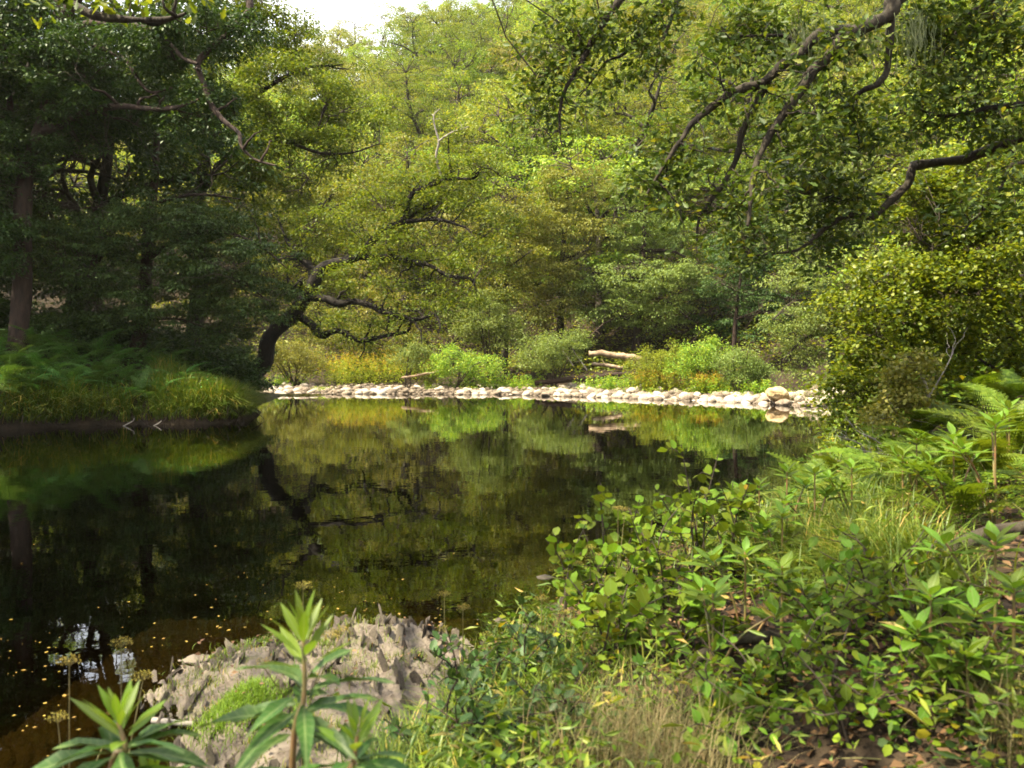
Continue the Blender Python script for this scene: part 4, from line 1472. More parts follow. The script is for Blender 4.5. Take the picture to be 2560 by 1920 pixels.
for p, r0, r1 in limbs:
    b = Tubes().add(p, np.linspace(r0, r1, len(p)) * (1 + .1 * rng.normal(0, 1, len(p))), 8, rough=.06)
    vis = p
    ss = side_shoots(b, vis, max(6, len(p) // 3), .55, max(r1, .008), .38, -.05, t0=.25)
    obj('branch', b.mesh('branch', base), M['bark'], near_oak)
    skel += [p] + ss
    shoots_all.append((p, ss))
SK = np.concatenate(skel)
cl = ell_clumps([E(1430, 320, 55, 55, 8.9), E(1460, 390, 50, 40, 8.8), E(1400, 400, 50, 40, 8.7), E(1480, 440, 45, 30, 8.8), E(1180, 120, 70, 70, 10.2), E(1260, 60, 80, 50, 10.4), E(1170, 200, 45, 40, 10.1), E(1160, 250, 30, 30, 10.1),
                 E(1400, 60, 70, 40, 10.2), E(1390, 140, 40, 25, 10), E(1600, 60, 80, 50, 9.4), E(1560, 130, 60, 35, 9.2), E(1700, 60, 80, 50, 9.3), E(1660, 260, 60, 40, 8.9),
                 E(1850, 300, 60, 40, 9.2), E(1800, 230, 60, 50, 9.1), E(1760, 330, 60, 40, 9.0), E(2050, 130, 120, 80, 9.6), E(2140, 250, 100, 60, 9.4), E(1980, 230, 90, 60, 9.5), E(1990, 40, 100, 50, 9.4), E(2180, 60, 80, 80, 9.3),
                 E(1640, 480, 80, 60, 9.8), E(1590, 550, 40, 35, 9.7), E(1700, 400, 90, 60, 10), E(1800, 420, 80, 50, 10), E(1820, 520, 60, 30, 9.9), E(2160, 450, 60, 50, 9)], 520, .25)
A = np.concatenate([s[3:] for _, ss in shoots_all for s in ss])
cl = np.concatenate([cl, A[rng.integers(0, len(A), 230)] + rng.normal(0, .10, (230, 3))])
up_cl = ell_clumps([((.9, 8.8, 8.2), (2.4, 1.2, .7)), ((2.6, 8.0, 8.4), (1.4, .9, .6)), ((6.5, 8.2, 10.0), (2.2, 2, 1.2)), ((9.5, 9, 8.5), (2.2, 2.5, 2.0))], 190, .3)  # upper crown out of view; clumps over the water added to shade the boughs
cl = np.concatenate([cl, up_cl])
cro, lp = build_crown(near_oak, base, cl, SK, 22, .24, .6, .10, OAK_V, OAK_F, M['leaf_nearoak'], .55, .2, .007, twiglets=1, outward=.1)
# grey lichen beards
items = []
for _ in range(420):
    u0, v0 = random.choice([(1760, 90), (1790, 60), (1740, 130), (1880, 40), (1980, 40), (1730, 60), (1845, 75)])
    s = P(u0 + random.gauss(0, 22), v0 + random.gauss(0, 16), 9.0 + random.gauss(0, .08))
    L = random.uniform(.1, .5)
    k = 6
    pts_ = np.array([s + np.array([random.gauss(0, .012), random.gauss(0, .012), -L * j / k]) for j in range(k + 1)])
    w = .003
    vv = np.concatenate([pts_ + [w, 0, 0], pts_ - [w, 0, 0]]) - base
    items.append((vv, [np.array([[j, j + 1, k + 2 + j, k + 1 + j] for j in range(k)])]))
lo = obj('lichen', mk_mesh('lichen', *merge_arrays(items)), M['lichen'], near_oak)
tag(lo, kind='stuff')

# oak standing on the near bank at the left: one leafy bough dips into the top left corner
base = np.array([-3.6, -1.6, H(-3.6, -1.6) - .2])
tk = limb_pts([base, base + [0, .1, 2.0], base + [.1, .3, 4.0], base + [.1, .6, 6.0], base + [.3, .8, 8.0]], 4)
bA = np.concatenate([limb_pts([tk[9], tk[9] + [-.3, 2.0, .9], (-4.4, 5.5, 5.9)], 4)[:-1], px_limb([(143, 0), (206, 34), (304, 43), (367, 40), (401, 29)], 7, 6.6, 3)])
bB = limb_pts([tk[11], tk[11] + [.8, 1.5, .8], tk[11] + [1.2, 3.4, 1.2]], 4)  # high boughs out of view, shaped to throw dappled shade on the near bank
bD = limb_pts([tk[10], tk[10] + [-.4, 2.2, 1.2], tk[10] + [-.2, 4.6, 2.2], tk[10] + [.6, 7.0, 2.6]], 4)
bE = limb_pts([tk[11], tk[11] + [-1.6, 1.8, 1.0], tk[11] + [-3.2, 3.6, 1.6]], 4)
bC = limb_pts([tk[12], tk[12] + [1.8, .4, .8], tk[12] + [3.6, 1.0, 1.0]], 4)
traced_tree('oak_tree', 'oak on the near bank dipping a sunlit leafy twig into the top left corner', base, tk, np.linspace(.26, .1, len(tk)), [(bA, .06, .012), (bB, .06, .02), (bC, .06, .02), (bD, .08, .02), (bE, .07, .02)],
            [(P(150, 10, 7), (.45, .4, .10)), (P(280, -20, 7), (.5, .4, .12)), (P(400, -40, 7), (.5, .4, .15)), ((-2.6, 1.6, 7.6), (1.6, 1.6, .8)), ((-.8, 1.2, 8.4), (2.0, 1.7, .8)), ((-3.4, -1, 8.8), (2, 2, 1)), ((-3.2, 3.6, 7.9), (1.8, 1.6, .7)), ((-2.6, 5.6, 8.3), (1.6, 1.3, .6)), ((-6, 2.2, 8), (1.6, 1.6, .8))], 380, 24, .125, 'leaf_oak', shoots=4, shoot_L=.5, r=.28,
            flat=.5, T=OAK_V, F=OAK_F, twig_r=.006)

# ------------------------------------------------------------------ alder and bushes on the right bank
D = 12.4
tk = px_limb([(2200, 940), (2202, 894), (2205, 812), (2187, 762), (2180, 687), (2171, 650), (2140, 594), (2120, 500), (2110, 420)], D, D, 3)
limbs = [(px_limb([(2203, 837), (2115, 775), (2040, 744), (1927, 706), (1870, 700)], 12.4, 11.6, 3), .03, .008),
         (px_limb([(2185, 740), (2230, 690), (2260, 620)], 12.4, 12.4, 3), .03, .01),
         (px_limb([(2180, 690), (2100, 640), (2000, 620), (1930, 640)], 12.4, 11.8, 3), .03, .008),
         (px_limb([(2200, 860), (2120, 870), (2000, 860), (1900, 880), (1850, 850)], 12.4, 11.5, 3), .03, .008),
         (px_limb([(2150, 610), (2060, 560), (1990, 520)], 12.4, 12.0, 3), .025, .008),
         (px_limb([(2170, 650), (2210, 560), (2230, 460)], 12.4, 12.6, 3), .025, .008)]
ells = [E(2060, 640, 130, 80, 12.0), E(1930, 690, 100, 70, 11.9), E(2130, 460, 100, 70, 12.4), E(1880, 790, 85, 60, 11.7), E(2120, 760, 110, 60, 12.4), E(1960, 590, 90, 50, 12.2), E(2190, 600, 80, 90, 12.5), E(1900, 860, 80, 35, 11.7),
        E(2050, 850, 110, 45, 12.4), E(2180, 340, 90, 60, 12.6), E(2060, 380, 80, 50, 12.6), E(1990, 760, 90, 60, 12.1)]
z0 = H(tk[0][0], D)
traced_tree('alder_tree', 'leafy alder with small glossy leaves on the right bank', (tk[0][0], D, z0), tk, np.linspace(.085, .025, len(tk)), limbs, ells + [E(1860, 640, 90, 60, 12.2), E(2020, 480, 110, 60, 12.6), E(1830, 830, 60, 50, 11.7), E(2230, 780, 80, 90, 12.2), E(1840, 900, 70, 30, 11.6), E(2000, 420, 120, 60, 12.6), E(2110, 560, 130, 60, 12.2), E(1850, 740, 50, 70, 11.8)], 760, 58, .060, 'leaf_alder', shoots=7, shoot_L=.8, r=.26, flat=.65,
            droop=.3, up=.66, twig_r=.007, T=ROUND_V, F=ROUND_F, twiglets=1)
# pale sapling at the water's edge
tk = px_limb([(2024, 985), (2018, 950), (2008, 925), (2005, 850), (1985, 800), (1965, 770)], 10.2, 10, 3)
traced_tree('sapling', 'pale-stemmed sapling at the water edge under the alder', (tk[0][0], tk[0][1], H(tk[0][0], tk[0][1])), tk, np.linspace(.035, .01, len(tk)),
            [(px_limb([(2008, 930), (1960, 900), (1900, 905)], 10.1, 9.8, 3), .012, .005), (px_limb([(2005, 860), (2040, 800), (2060, 760)], 10.1, 10.2, 3), .012, .005)],
            [E(1900, 900, 50, 18, 9.8), E(1970, 800, 60, 40, 10), E(1940, 860, 60, 30, 9.9)], 60, 40, .05, 'leaf_olive', 'bark_pale', shoots=4, shoot_L=.5, r=.2, flat=.6, twig_r=.005, T=ROUND_V, F=ROUND_F)
# bare twiggy branch over the water
base = P(1990, 1005, 9.6)
b = Tubes()
for uv in [[(1990, 1005), (1930, 985), (1870, 975), (1820, 960)], [(1930, 985), (1890, 950), (1850, 930), (1830, 900)], [(1960, 995), (1880, 1005), (1800, 1000), (1770, 985)], [(1870, 975), (1850, 955), (1800, 940)]]:
    p = px_limb(uv, 9.6, 9.2, 3)
    b.add(p, np.linspace(.012, .004, len(p)), 4)
    side_shoots(b, p, 7, .35, .004, .35, .2, 3)
o = obj('dead_branch', b.mesh('dead_branch', base), M['bark_pale'], None, tuple(base))
tag(o, 'bare twiggy branch reaching over the water beside the ferns', 'branch')

# ------------------------------------------------------------------ right-bank woods further off (behind the alder)
for i, (x, y) in enumerate([(15.5, 24), (19, 30), (17, 19), (22, 24), (20, 37), (25, 31), (27, 41), (19.5, 14.5), (31, 36)]):
    s = random.uniform(.62, .9)
    copy_tree(protos[[0, 2, 1][i % 3]], (x, y, H(x, y)), random.uniform(0, 6.28), (s, s, s), 'green tree in the wood behind the alder on the right bank')['group'] = 'trees behind the alder'


# ------------------------------------------------------------------ near-bank plants with leaves one can pick out
LEAFMESH = {}


def leaf_proto(key, T, F, mat):
    if key not in LEAFMESH:
        me = mk_mesh('leaf', T, F, True)
        if mat.name + '_veined' not in M:
            M[mat.name + '_veined'] = veined(mat, mat.name + '_veined')
        me.materials.append(M[mat.name + '_veined'])
        LEAFMESH[key] = me
    return LEAFMESH[key]


def put_leaf(parent, me, pos, ax, nr, size, width=1.0, name='leaf'):
    ax = norm(ax)
    s = norm(np.cross(nr, ax))
    n2 = np.cross(ax, s)
    o = obj(name, me, None, parent)
    o.matrix_local = Matrix(((ax[0] * size, s[0] * size * width, n2[0] * size, pos[0]), (ax[1] * size, s[1] * size * width, n2[1] * size, pos[1]), (ax[2] * size, s[2] * size * width, n2[2] * size, pos[2]), (0, 0, 0, 1)))
    return o


def leafy_shrub(name, label, x, y, hgt, spread, stems, per, leaf, key, T, F, mat, cat='shrub', lean=(0, 0), single=120, stem_mat='twig', side=3, arch=.3, z=None, width=1.0, up=.75):
    z = H(x, y) if z is None else z
    t = thing(name, label, cat, (x, y, z))
    P0, AX, NR, SZ = [], [], [], []
    for i in range(stems):
        a = i * 2.4 + random.uniform(-.5, .5)
        R = spread * random.uniform(.35, 1)
        top = np.array([math.cos(a) * R + lean[0] * hgt, math.sin(a) * R + lean[1] * hgt, hgt * random.uniform(.6, 1.05) * (1 - arch * (R / spread) ** 2)])
        st = np.array([random.gauss(0, .05), random.gauss(0, .05), -.05])
        p = limb_pts([st, st * .4 + top * np.array([.35, .35, .62]) + rng.normal(0, .03, 3), top], 5)
        tb = Tubes().add(p, np.linspace(.008, .003, len(p)) * (.6 + hgt * .5), 5)
        segs = [p]
        for _ in range(side):
            k = random.randint(3, len(p) - 2)
            d = norm(rng.normal(0, 1, 3) * np.array([1, 1, .35]) + np.array([0, 0, .3]))
            L = spread * random.uniform(.25, .6)
            q = np.array([p[k], p[k] + d * L * .5 + rng.normal(0, .02, 3), p[k] + d * L + np.array([0, 0, -.1 * L])])
            q = catmull(q, 4)
            tb.add(q, np.linspace(.004, .002, len(q)), 3)
            segs.append(q)
        obj('stem', tb.mesh('stem'), M[stem_mat], t)
        for q in segs:
            lo_ = .25 if q is p else .1
            n = per if q is p else max(3, int(per * .6))
            for j in range(n):
                f = lo_ + (1 - lo_) * (j + random.random() * .6) / n
                k = min(f, .999) * (len(q) - 1)
                i0 = int(k)
                pt = q[i0] + (q[i0 + 1] - q[i0]) * (k - i0)
                tan = norm(q[i0 + 1] - q[i0])
                b = norm(np.cross(tan, rng.normal(0, 1, 3)))
                ax = norm(b + tan * .6 + np.array([0, 0, random.uniform(-.25, .3)]))
                P0.append(pt)
                AX.append(ax)
                NR.append(norm(rng.normal(0, 1, 3) * (1 - up) + np.array([0, 0, up])))
                SZ.append(leaf * random.uniform(.55, 1.2) * (1 - .25 * (f > .9)))
    P0, AX, NR, SZ = map(np.array, (P0, AX, NR, SZ))
    order = np.argsort(-(SZ / (y + P0[:, 1]) + .006 * P0[:, 2] / max(hgt, .1)))
    me = leaf_proto(key, T, F, mat)
    for i in order[:single]:
        put_leaf(t, me, P0[i], AX[i], NR[i], SZ[i], width)
    rest = order[single:]
    if len(rest):
        fo = obj('foliage', mk_mesh('foliage', *leaf_mesh_arrays(P0[rest], AX[rest], NR[rest], SZ[rest], T, F, width)), mat, t)
        tag(fo, kind='stuff')
    return t


# round-leaved sallows at the middle of the near bank
S = [(1250, 5.3, .75, .40, 'round-leaved sallow reaching over the water left of the others'), (1330, 5.6, .95, .42, 'tall round-leaved sallow topped by brown seed heads'), (1420, 5.2, .8, .45, 'bushy round-leaved sallow in the middle of the near bank'),
     (1505, 5.8, 1.0, .38, 'sallow whose top twigs with a yellow leaf stand against the dark water'), (1590, 5.5, .8, .45, 'round-leaved sallow beside the light green laurel-like plants'), (1330, 4.5, .6, .42, 'low round-leaved sallow nearest the camera in mid bank'), (1480, 4.4, .55, .45, 'low spreading sallow above the dry grass')]
for (u, D, h, sp, lab) in S:
    x = (u - CU) / FPX * D
    leafy_shrub('sallow_shrub', lab, x, D, h, sp, 7, 9, .09, 'sallow', ROUND_V * np.array([1, 1.05, 1]), ROUND_F, M['leaf_near'], single=130, side=3)
# oval-leaved bushes lower right
S = [(1650, 3.6, .45, .40, 'oval-leaved bush at bottom centre right'), (1780, 3.9, .5, .42, 'oval-leaved bush below the grassy mound'), (1900, 4.1, .6, .45, 'oval-leaved bush standing highest at lower right'), (1990, 3.6, .5, .42, 'oval-leaved bush before the dark soil hollow'),
     (1840, 3.2, .42, .42, 'low oval-leaved bush at the bottom edge right of centre'), (2060, 3.1, .40, .40, 'low oval-leaved bush near the bottom right corner'), (1560, 3.3, .4, .36, 'low oval-leaved bush beside the dry grass at bottom')]
for (u, D, h, sp, lab) in S:
    x = (u - CU) / FPX * D
    leafy_shrub('oval_leaved_shrub', lab, x, D, h, sp, 8, 9, .066, 'oval', OVAL_V, OVAL_F, M['leaf_near'], single=130, side=3, arch=.45)
# brambles at the bottom middle
S = [(960, 3.6, .5, .42, 'dark bramble at the right side of the slate rock'), (1080, 3.4, .42, .42, 'dark bramble in shade at bottom centre'), (1000, 4.3, .5, .35, 'bramble sprays over the back of the slate rock'), (1200, 3.5, .4, .4, 'dark bramble left of the dry grass'), (1130, 4.4, .5, .4, 'bramble tangle at the water edge right of the rock')]
for (u, D, h, sp, lab) in S:
    x = (u - CU) / FPX * D
    leafy_shrub('bramble', lab, x, D, h, sp, 6, 9, .06, 'bramble', ROUND_V * np.array([1, .85, 1]), ROUND_F, M['leaf_bramble'], single=110, side=3, arch=.5, stem_mat='bark_red')


# laurel-like rosette plants
def rosette(label, x, y, hgt, leaf, heads, z=None, lean=0.0):
    z = H(x, y) if z is None else z
    t = thing('laurel_plant', label, 'plant', (x, y, z))
    me = leaf_proto('gloss', LANCE_V * np.array([1, 1.35, 1]), LANCE_F, M['leaf_gloss'])
    for k in range(heads):
        a = random.uniform(0, 6.28)
        R = .0 if k == 0 else random.uniform(.12, .32)
        top = np.array([math.cos(a) * R + lean, math.sin(a) * R, hgt * (1 if k == 0 else random.uniform(.6, .95))])
        p = limb_pts([(0, 0, -.05), top * np.array([.4, .4, .55]), top], 4)
        stem = obj('stem', Tubes().add(p, np.linspace(.008, .005, len(p)), 5).mesh('stem'), M['balsam_stem'], t)
        n = random.randint(8, 11)
        for j in range(n):
            f = j / n
            aa = j * 2.4 + a
            el = .15 + .8 * f
            d = np.array([math.cos(aa) * math.cos(el), math.sin(aa) * math.cos(el), math.sin(el)])
            nr = np.array([-math.cos(aa) * math.sin(el), -math.sin(aa) * math.sin(el), math.cos(el)])
            put_leaf(stem, me, top - np.array([0, 0, (1 - f) * .06]), d, nr, leaf * (1.1 - .45 * f) * random.uniform(.8, 1.1))
    return t


R_ = [(1640, 6.2, .55, .15, 3, 'laurel-like plant at the water side left of the bracken'), (1700, 6.0, .6, .15, 3, 'pale laurel-like plant highest before the dark water'), (1760, 5.6, .55, .14, 3, 'laurel-like plant on the crest of the near bank'), (1690, 5.2, .45, .15, 3, 'laurel-like plant left of the grassy mound'),
      (1840, 5.8, .5, .14, 3, 'laurel-like plant among the bracken on the crest'), (1950, 5.6, .55, .15, 3, 'laurel-like plant below the bracken'), (2060, 5.4, .65, .16, 4, 'glossy laurel-like plant above the dark hollow'), (2150, 5.2, .7, .16, 4, 'glossy laurel-like plant at the right edge above the hollow'),
      (1610, 4.3, .5, .16, 3, 'laurel-like plant in the middle of the near bank'), (1540, 4.0, .42, .16, 3, 'laurel-like plant beside the exposed root'), (1690, 4.1, .42, .15, 2, 'laurel-like plant right of the exposed root'), (2150, 3.5, .5, .15, 2, 'pale laurel-like plant against the dark soil at right'),
      (2190, 3.2, .45, .15, 2, 'laurel-like plant at the right edge near the bottom'), (2010, 3.3, .42, .14, 2, 'small laurel-like plant among the oval-leaved bushes'), (2090, 3.0, .32, .14, 2, 'small laurel-like plant at the bottom right'), (1980, 6.4, .5, .14, 3, 'laurel-like plant half hidden behind bracken'), (2180, 6.6, .6, .15, 3, 'laurel-like plant at far right beneath the alder')]
for (u, D, h, lf, k, lab) in R_:
    rosette(lab, (u - CU) / FPX * D, D, h, lf * 1.12, k)

# near grass: mound, dry fuzz, general
def cloud_xy(u, D, ru, rd, n):
    x = (u - CU) / FPX * D
    return np.stack([x + rng.normal(0, ru * D / FPX, n), D + rng.normal(0, rd, n)], -1)


xy = np.concatenate([cloud_xy(1870, 4.9, 60, .35, 2200), cloud_xy(1790, 5.0, 60, .3, 1100), cloud_xy(1740, 6.4, 120, .5, 1500), cloud_xy(1890, 7.6, 120, .8, 1600), cloud_xy(1950, 4.7, 40, .25, 600)])
xy = xy[sdist(xy[:, 0], xy[:, 1]) > .02]
grass_obj('mound_grass', 'long arching grass on the mound of the near bank', xy, .18, .5, 'grass', .0045, .9)
xy = np.concatenate([cloud_xy(1370, 3.3, 80, .3, 650), cloud_xy(1480, 3.0, 70, .25, 420), cloud_xy(1250, 3.2, 60, .25, 250), cloud_xy(2190, 2.9, 40, .2, 400)])
grass_obj('dry_grass', 'fine dry grass haze at the bottom centre', xy, .2, .48, 'grass_dry', .0014, .7)
xy = np.concatenate([cloud_xy(900, 3.4, 70, .3, 900), cloud_xy(1150, 4.6, 120, .5, 1600), cloud_xy(1000, 3.9, 100, .4, 900)])
xy = xy[sdist(xy[:, 0], xy[:, 1]) > .02]
grass_obj('edge_grass', 'short green grass between rock and brambles', xy, .12, .38, 'grass', .0035, .8)
n = 26000
u = rng.uniform(850, 2350, n)
Dd = rng.uniform(2.6, 10.5, n) ** 1.0
xy = np.stack([(u - CU) / FPX * Dd, Dd], -1)
sd = sdist(xy[:, 0], xy[:, 1])
hol = ((xy[:, 0] - 2.75) ** 2 / 1.0 + (xy[:, 1] - 4.45) ** 2 / .36) < 1.0
ok = (sd > .05) & ~hol & (wob(xy[:, 0], xy[:, 1], 3.3, 1.0) + .6 * wob(xy[:, 0], xy[:, 1], 7.0, 2.0) + rng.normal(0, .3, n) > -.15)
xy = xy[ok]
sel = rng.random(len(xy))
ground_cover('bank_herbs', 'low oval-leaved herbs covering the near bank', xy[sel < .45], .24, .045, 'leaf_near', ROUND_V * np.array([1, .75, 1]), ROUND_F, up=.5)
ground_cover('bank_herbs', 'narrow-leaved weeds scattered over the near bank', xy[(sel >= .45) & (sel < .75)], .34, .085, 'grass', KITE_V * np.array([1, .35, 1]), KITE_F, up=.3)
ground_cover('bank_herbs', 'tiny dark creeping leaves low on the near bank', xy[sel >= .75], .12, .03, 'leaf_bramble', ROUND_V, ROUND_F, up=.5)
# dead stems poking through
tb = Tubes()
for _ in range(260):
    c0 = xy[rng.integers(len(xy))]
    p0 = np.array([c0[0], c0[1], H(c0[0], c0[1])])
    d0 = norm(rng.normal(0, 1, 3) * np.array([1, 1, .3]) + np.array([0, 0, .35]))
    L0 = rng.uniform(.15, .5)
    tb.add(np.array([p0, p0 + d0 * L0 * .5 + rng.normal(0, .02, 3), p0 + d0 * L0 + np.array([0, 0, -.05])]), np.array([.0035, .0028, .0015]), 4)
tag(obj('dead_stems', tb.mesh('dead_stems'), M['grass_dry']), 'dry brown stems tangled through the near bank herbs', 'stems', None, 'stuff')
n = 12000
xy = np.stack([rng.uniform(-1.5, 4.5, n), rng.uniform(2.2, 8, n)], -1)
xy = xy[sdist(xy[:, 0], xy[:, 1]) > .1]
o = ground_cover('leaf_litter', 'brown leaf litter on the bare soil of the near bank', xy, .03, .055, 'litter', z0=.006, up=.75)

# roots by the dark hollow
for (pts_, r, lab) in [([(2.35, 4.55, .0), (2.6, 4.5, .16), (2.95, 4.4, .2), (3.4, 4.3, .12)], .05, 'mossy root arching beside the dark soil hollow'), ([(.95, 4.2, .02), (1.15, 4.1, .10), (1.35, 4.05, .08), (1.55, 4.0, -.02)], .035, 'dark exposed root in the middle of the near bank')]:
    pts_ = np.array(pts_)
    pts_[:, 2] += height(pts_[:, 0], pts_[:, 1])
    p = limb_pts(pts_, 4, .006)
    o = obj('tree_root', Tubes().add(p, np.linspace(r, r * .6, len(p)), 8, rough=.1).mesh('tree_root', p[0]), M['bark'], None, tuple(p[0]))
    tag(o, lab, 'root')

# umbellifers with seed heads
def umbel(label, x, y, hgt, heads, z=None):
    z = max(H(x, y), 0) if z is None else z
    t = thing('umbellifer', label, 'plant', (x, y, z))
    for k in range(heads):
        a = random.uniform(0, 6.28)
        R = 0 if k == 0 else random.uniform(.08, .22)
        top = np.array([math.cos(a) * R, math.sin(a) * R, hgt * (1 if k == 0 else random.uniform(.65, .95))])
        p = limb_pts([(0, 0, -.05), top * np.array([.15, .15, .5]), top], 4)
        tb = Tubes().add(p, np.linspace(.004, .002, len(p)), 4)
        its = []
        for j in range(14):
            aa = j * 2.4
            rr = .036 * math.sqrt((j + .5) / 14)
            e = top + np.array([math.cos(aa) * rr, math.sin(aa) * rr, .035 - rr * .35])
            tb.add(np.array([top, (top + e) / 2 + [0, 0, .004], e]), .0008, 3)
            d = rand_dir(7)
            its.append(leaf_mesh_arrays(e + d * .006, d, rng.normal(0, 1, d.shape), .008))
        stem = obj('stem', tb.mesh('stem'), M['grass_dry'], t)
        obj('seed_head', mk_mesh('seed_head', *merge_arrays(its)), M['umbel'], stem)
    return t


for (u, v, D, k, lab) in [(1335, 1105, 5.4, 4, 'brown-topped umbellifer standing tallest above the sallows'), (1275, 1190, 5.2, 3, 'umbellifer at the left side of the sallows'), (1470, 1110, 5.6, 2, 'thin umbellifer beside the yellow-leaved twig'), (1000, 1320, 4.6, 3, 'slender umbellifer before the golden water'),
                          (1170, 1300, 4.8, 2, 'slender umbellifer left of the sallow leaves'), (960, 1290, 4.9, 1, 'single pale umbel near the slate rock'), (655, 1275, 3.6, 4, 'umbellifer rising behind the tall balsam'), (150, 1440, 2.9, 3, 'umbellifer before the bright sky reflection'), (262, 1400, 3.0, 2, 'umbel right of the bright sky reflection')]:
    top = P(u, v, D)
    zb = max(H(top[0], D), -.05)
    umbel(lab, top[0], D, top[2] - zb, k, zb)

# ------------------------------------------------------------------ slate rock at the water's edge
def slab_meshes(n):
    import bmesh
    out = []
    for k in range(n):
        bm = bmesh.new()
        bmesh.ops.create_cube(bm, size=1)
        bmesh.ops.subdivide_edges(bm, edges=bm.edges[:], cuts=1, use_grid_fill=True)
        for v in bm.verts:
            f = 1 - .35 * max(v.co.z, 0) * 2 * random.uniform(.3, 1)
            v.co.x *= f
            v.co += Vector((random.gauss(0, .06), random.gauss(0, .07), random.gauss(0, .09)))
        me = bpy.data.meshes.new('slab')
        bm.to_mesh(me)
        bm.free()
        me.materials.append(M['slate'])
        out.append(me)
    return out


sl = slab_meshes(8)
rc = P(640, 1500, 5.0)
rock = thing('slate_outcrop', 'low outcrop of upright grey slate blades at the water edge', 'rock', (rc[0], 5.0, 0))


def rock_h(x, y):
    """height of the outcrop's back above the water, from a few humps"""
    h = np.zeros_like(x) - .12
    for (u, D, ru, rd, hh) in [(600, 5.35, 190, .55, .22), (800, 5.9, 180, .40, .20), (560, 4.55, 130, .45, .26), (450, 5.05, 90, .28, .10), (700, 4.7, 160, .6, .22), (880, 5.2, 110, .5, .18), (430, 5.75, 45, .10, .08), (345, 5.35, 28, .08, .06), (650, 4.1, 170, .35, .26), (560, 3.7, 170, .3, .24), (760, 3.8, 150, .35, .30)]:
        cx = (u - CU) / FPX * D
        sx = ru * D / FPX
        h = np.maximum(h, hh * 1.25 * np.exp(-((x - cx) / sx) ** 2 - ((y - D) / rd) ** 2) - .02)
    return h


gx_ = np.linspace(-3.0, .3, 220)
gy_ = np.linspace(3.0, 6.8, 220)
X, Y = np.meshgrid(gx_, gy_)
SA = X * math.cos(.55) + Y * math.sin(.55)          # across the cleavage
SB = -X * math.sin(.55) + Y * math.cos(.55)         # along it
saw = lambda a: (a % 1.0)
Z = rock_h(X, Y) - .03 + .034 * saw(SA * 11 + .6 * wob(X, Y, 5.0)) * (.6 + .5 * wob(SB * 1.0, SA, 6.0, 1)) + .018 * saw(SA * 25 + .8 * wob(X, Y, 7.0, 2)) + .02 * wob(X, Y, 13.0) + rng.normal(0, .003, X.shape)
ii = (np.arange(219)[:, None] * 220 + np.arange(219)[None, :]).ravel()
obj('bedrock', mk_mesh('bedrock', np.stack([X - rc[0], Y - 5.0, Z - .03], -1).reshape(-1, 3), [np.stack([ii, ii + 1, ii + 221, ii + 220], -1)], False), M['slate'], rock)
cnt = 0
tries = 0
while cnt < 299 and tries < 20000:
    tries += 1
    x, y = random.uniform(-2.7, -.1), random.uniform(3.3, 6.4)
    h = float(rock_h(np.array([x]), np.array([y]))[0])
    if h < .015:
        continue
    o = obj('slab', sl[cnt % 8], None, rock)
    L = .055 * math.exp(random.gauss(0, .5))
    T_ = .016 * math.exp(random.gauss(0, .55))
    Hh = .10 * math.exp(random.gauss(0, .35))
    o.location = (x - rc[0], y - 5.0, h - .015 - Hh * .05)
    o.scale = (L, T_, Hh)
    o.rotation_euler = (random.gauss(.3, .3), random.gauss(.8, .3), random.gauss(2.1, .3))
    cnt += 1
# moss cushions and grass on the rock
for (u, D, ru, rd, n_, lab) in [(532, 4.42, 55, .10, 2600, None), (600, 5.5, 90, .15, 700, None), (700, 5.75, 60, .12, 500, None), (500, 4.75, 70, .15, 500, None), (700, 4.2, 120, .25, 900, None), (430, 5.1, 50, .12, 350, None), (820, 5.3, 90, .2, 600, None)]:
    c = cloud_xy(u, D, ru, rd, n_)
    z = rock_h(c[:, 0], c[:, 1]) + .02
    k_ = z > .03
    o = grass_obj('moss', None, c[k_] - np.array([rc[0], 5.0]), .02, .085 if n_ > 2000 else .07, 'moss' if n_ > 2000 else 'grass', .0022, .7, parent=rock, z=z[k_])

lx = np.stack([rng.uniform(-2.5, -.3, 160), rng.uniform(3.8, 6.2, 160)], -1)
lz = rock_h(lx[:, 0], lx[:, 1])
kk = lz > .03
lp3 = np.concatenate([lx - np.array([rc[0], 5.0]), (lz + .045)[:, None]], -1)[kk]
la = rng.uniform(0, 6.28, len(lp3))
tag(obj('caught_leaves', mk_mesh('caught_leaves', *leaf_mesh_arrays(lp3, np.stack([np.cos(la), np.sin(la), rng.normal(0, .2, len(la))], -1), rng.normal(0, .35, (len(la), 3)) + np.array([0, 0, 1]), .045 * rng.uniform(.5, 1.2, len(la)))), M['litter'], rock), kind='stuff')

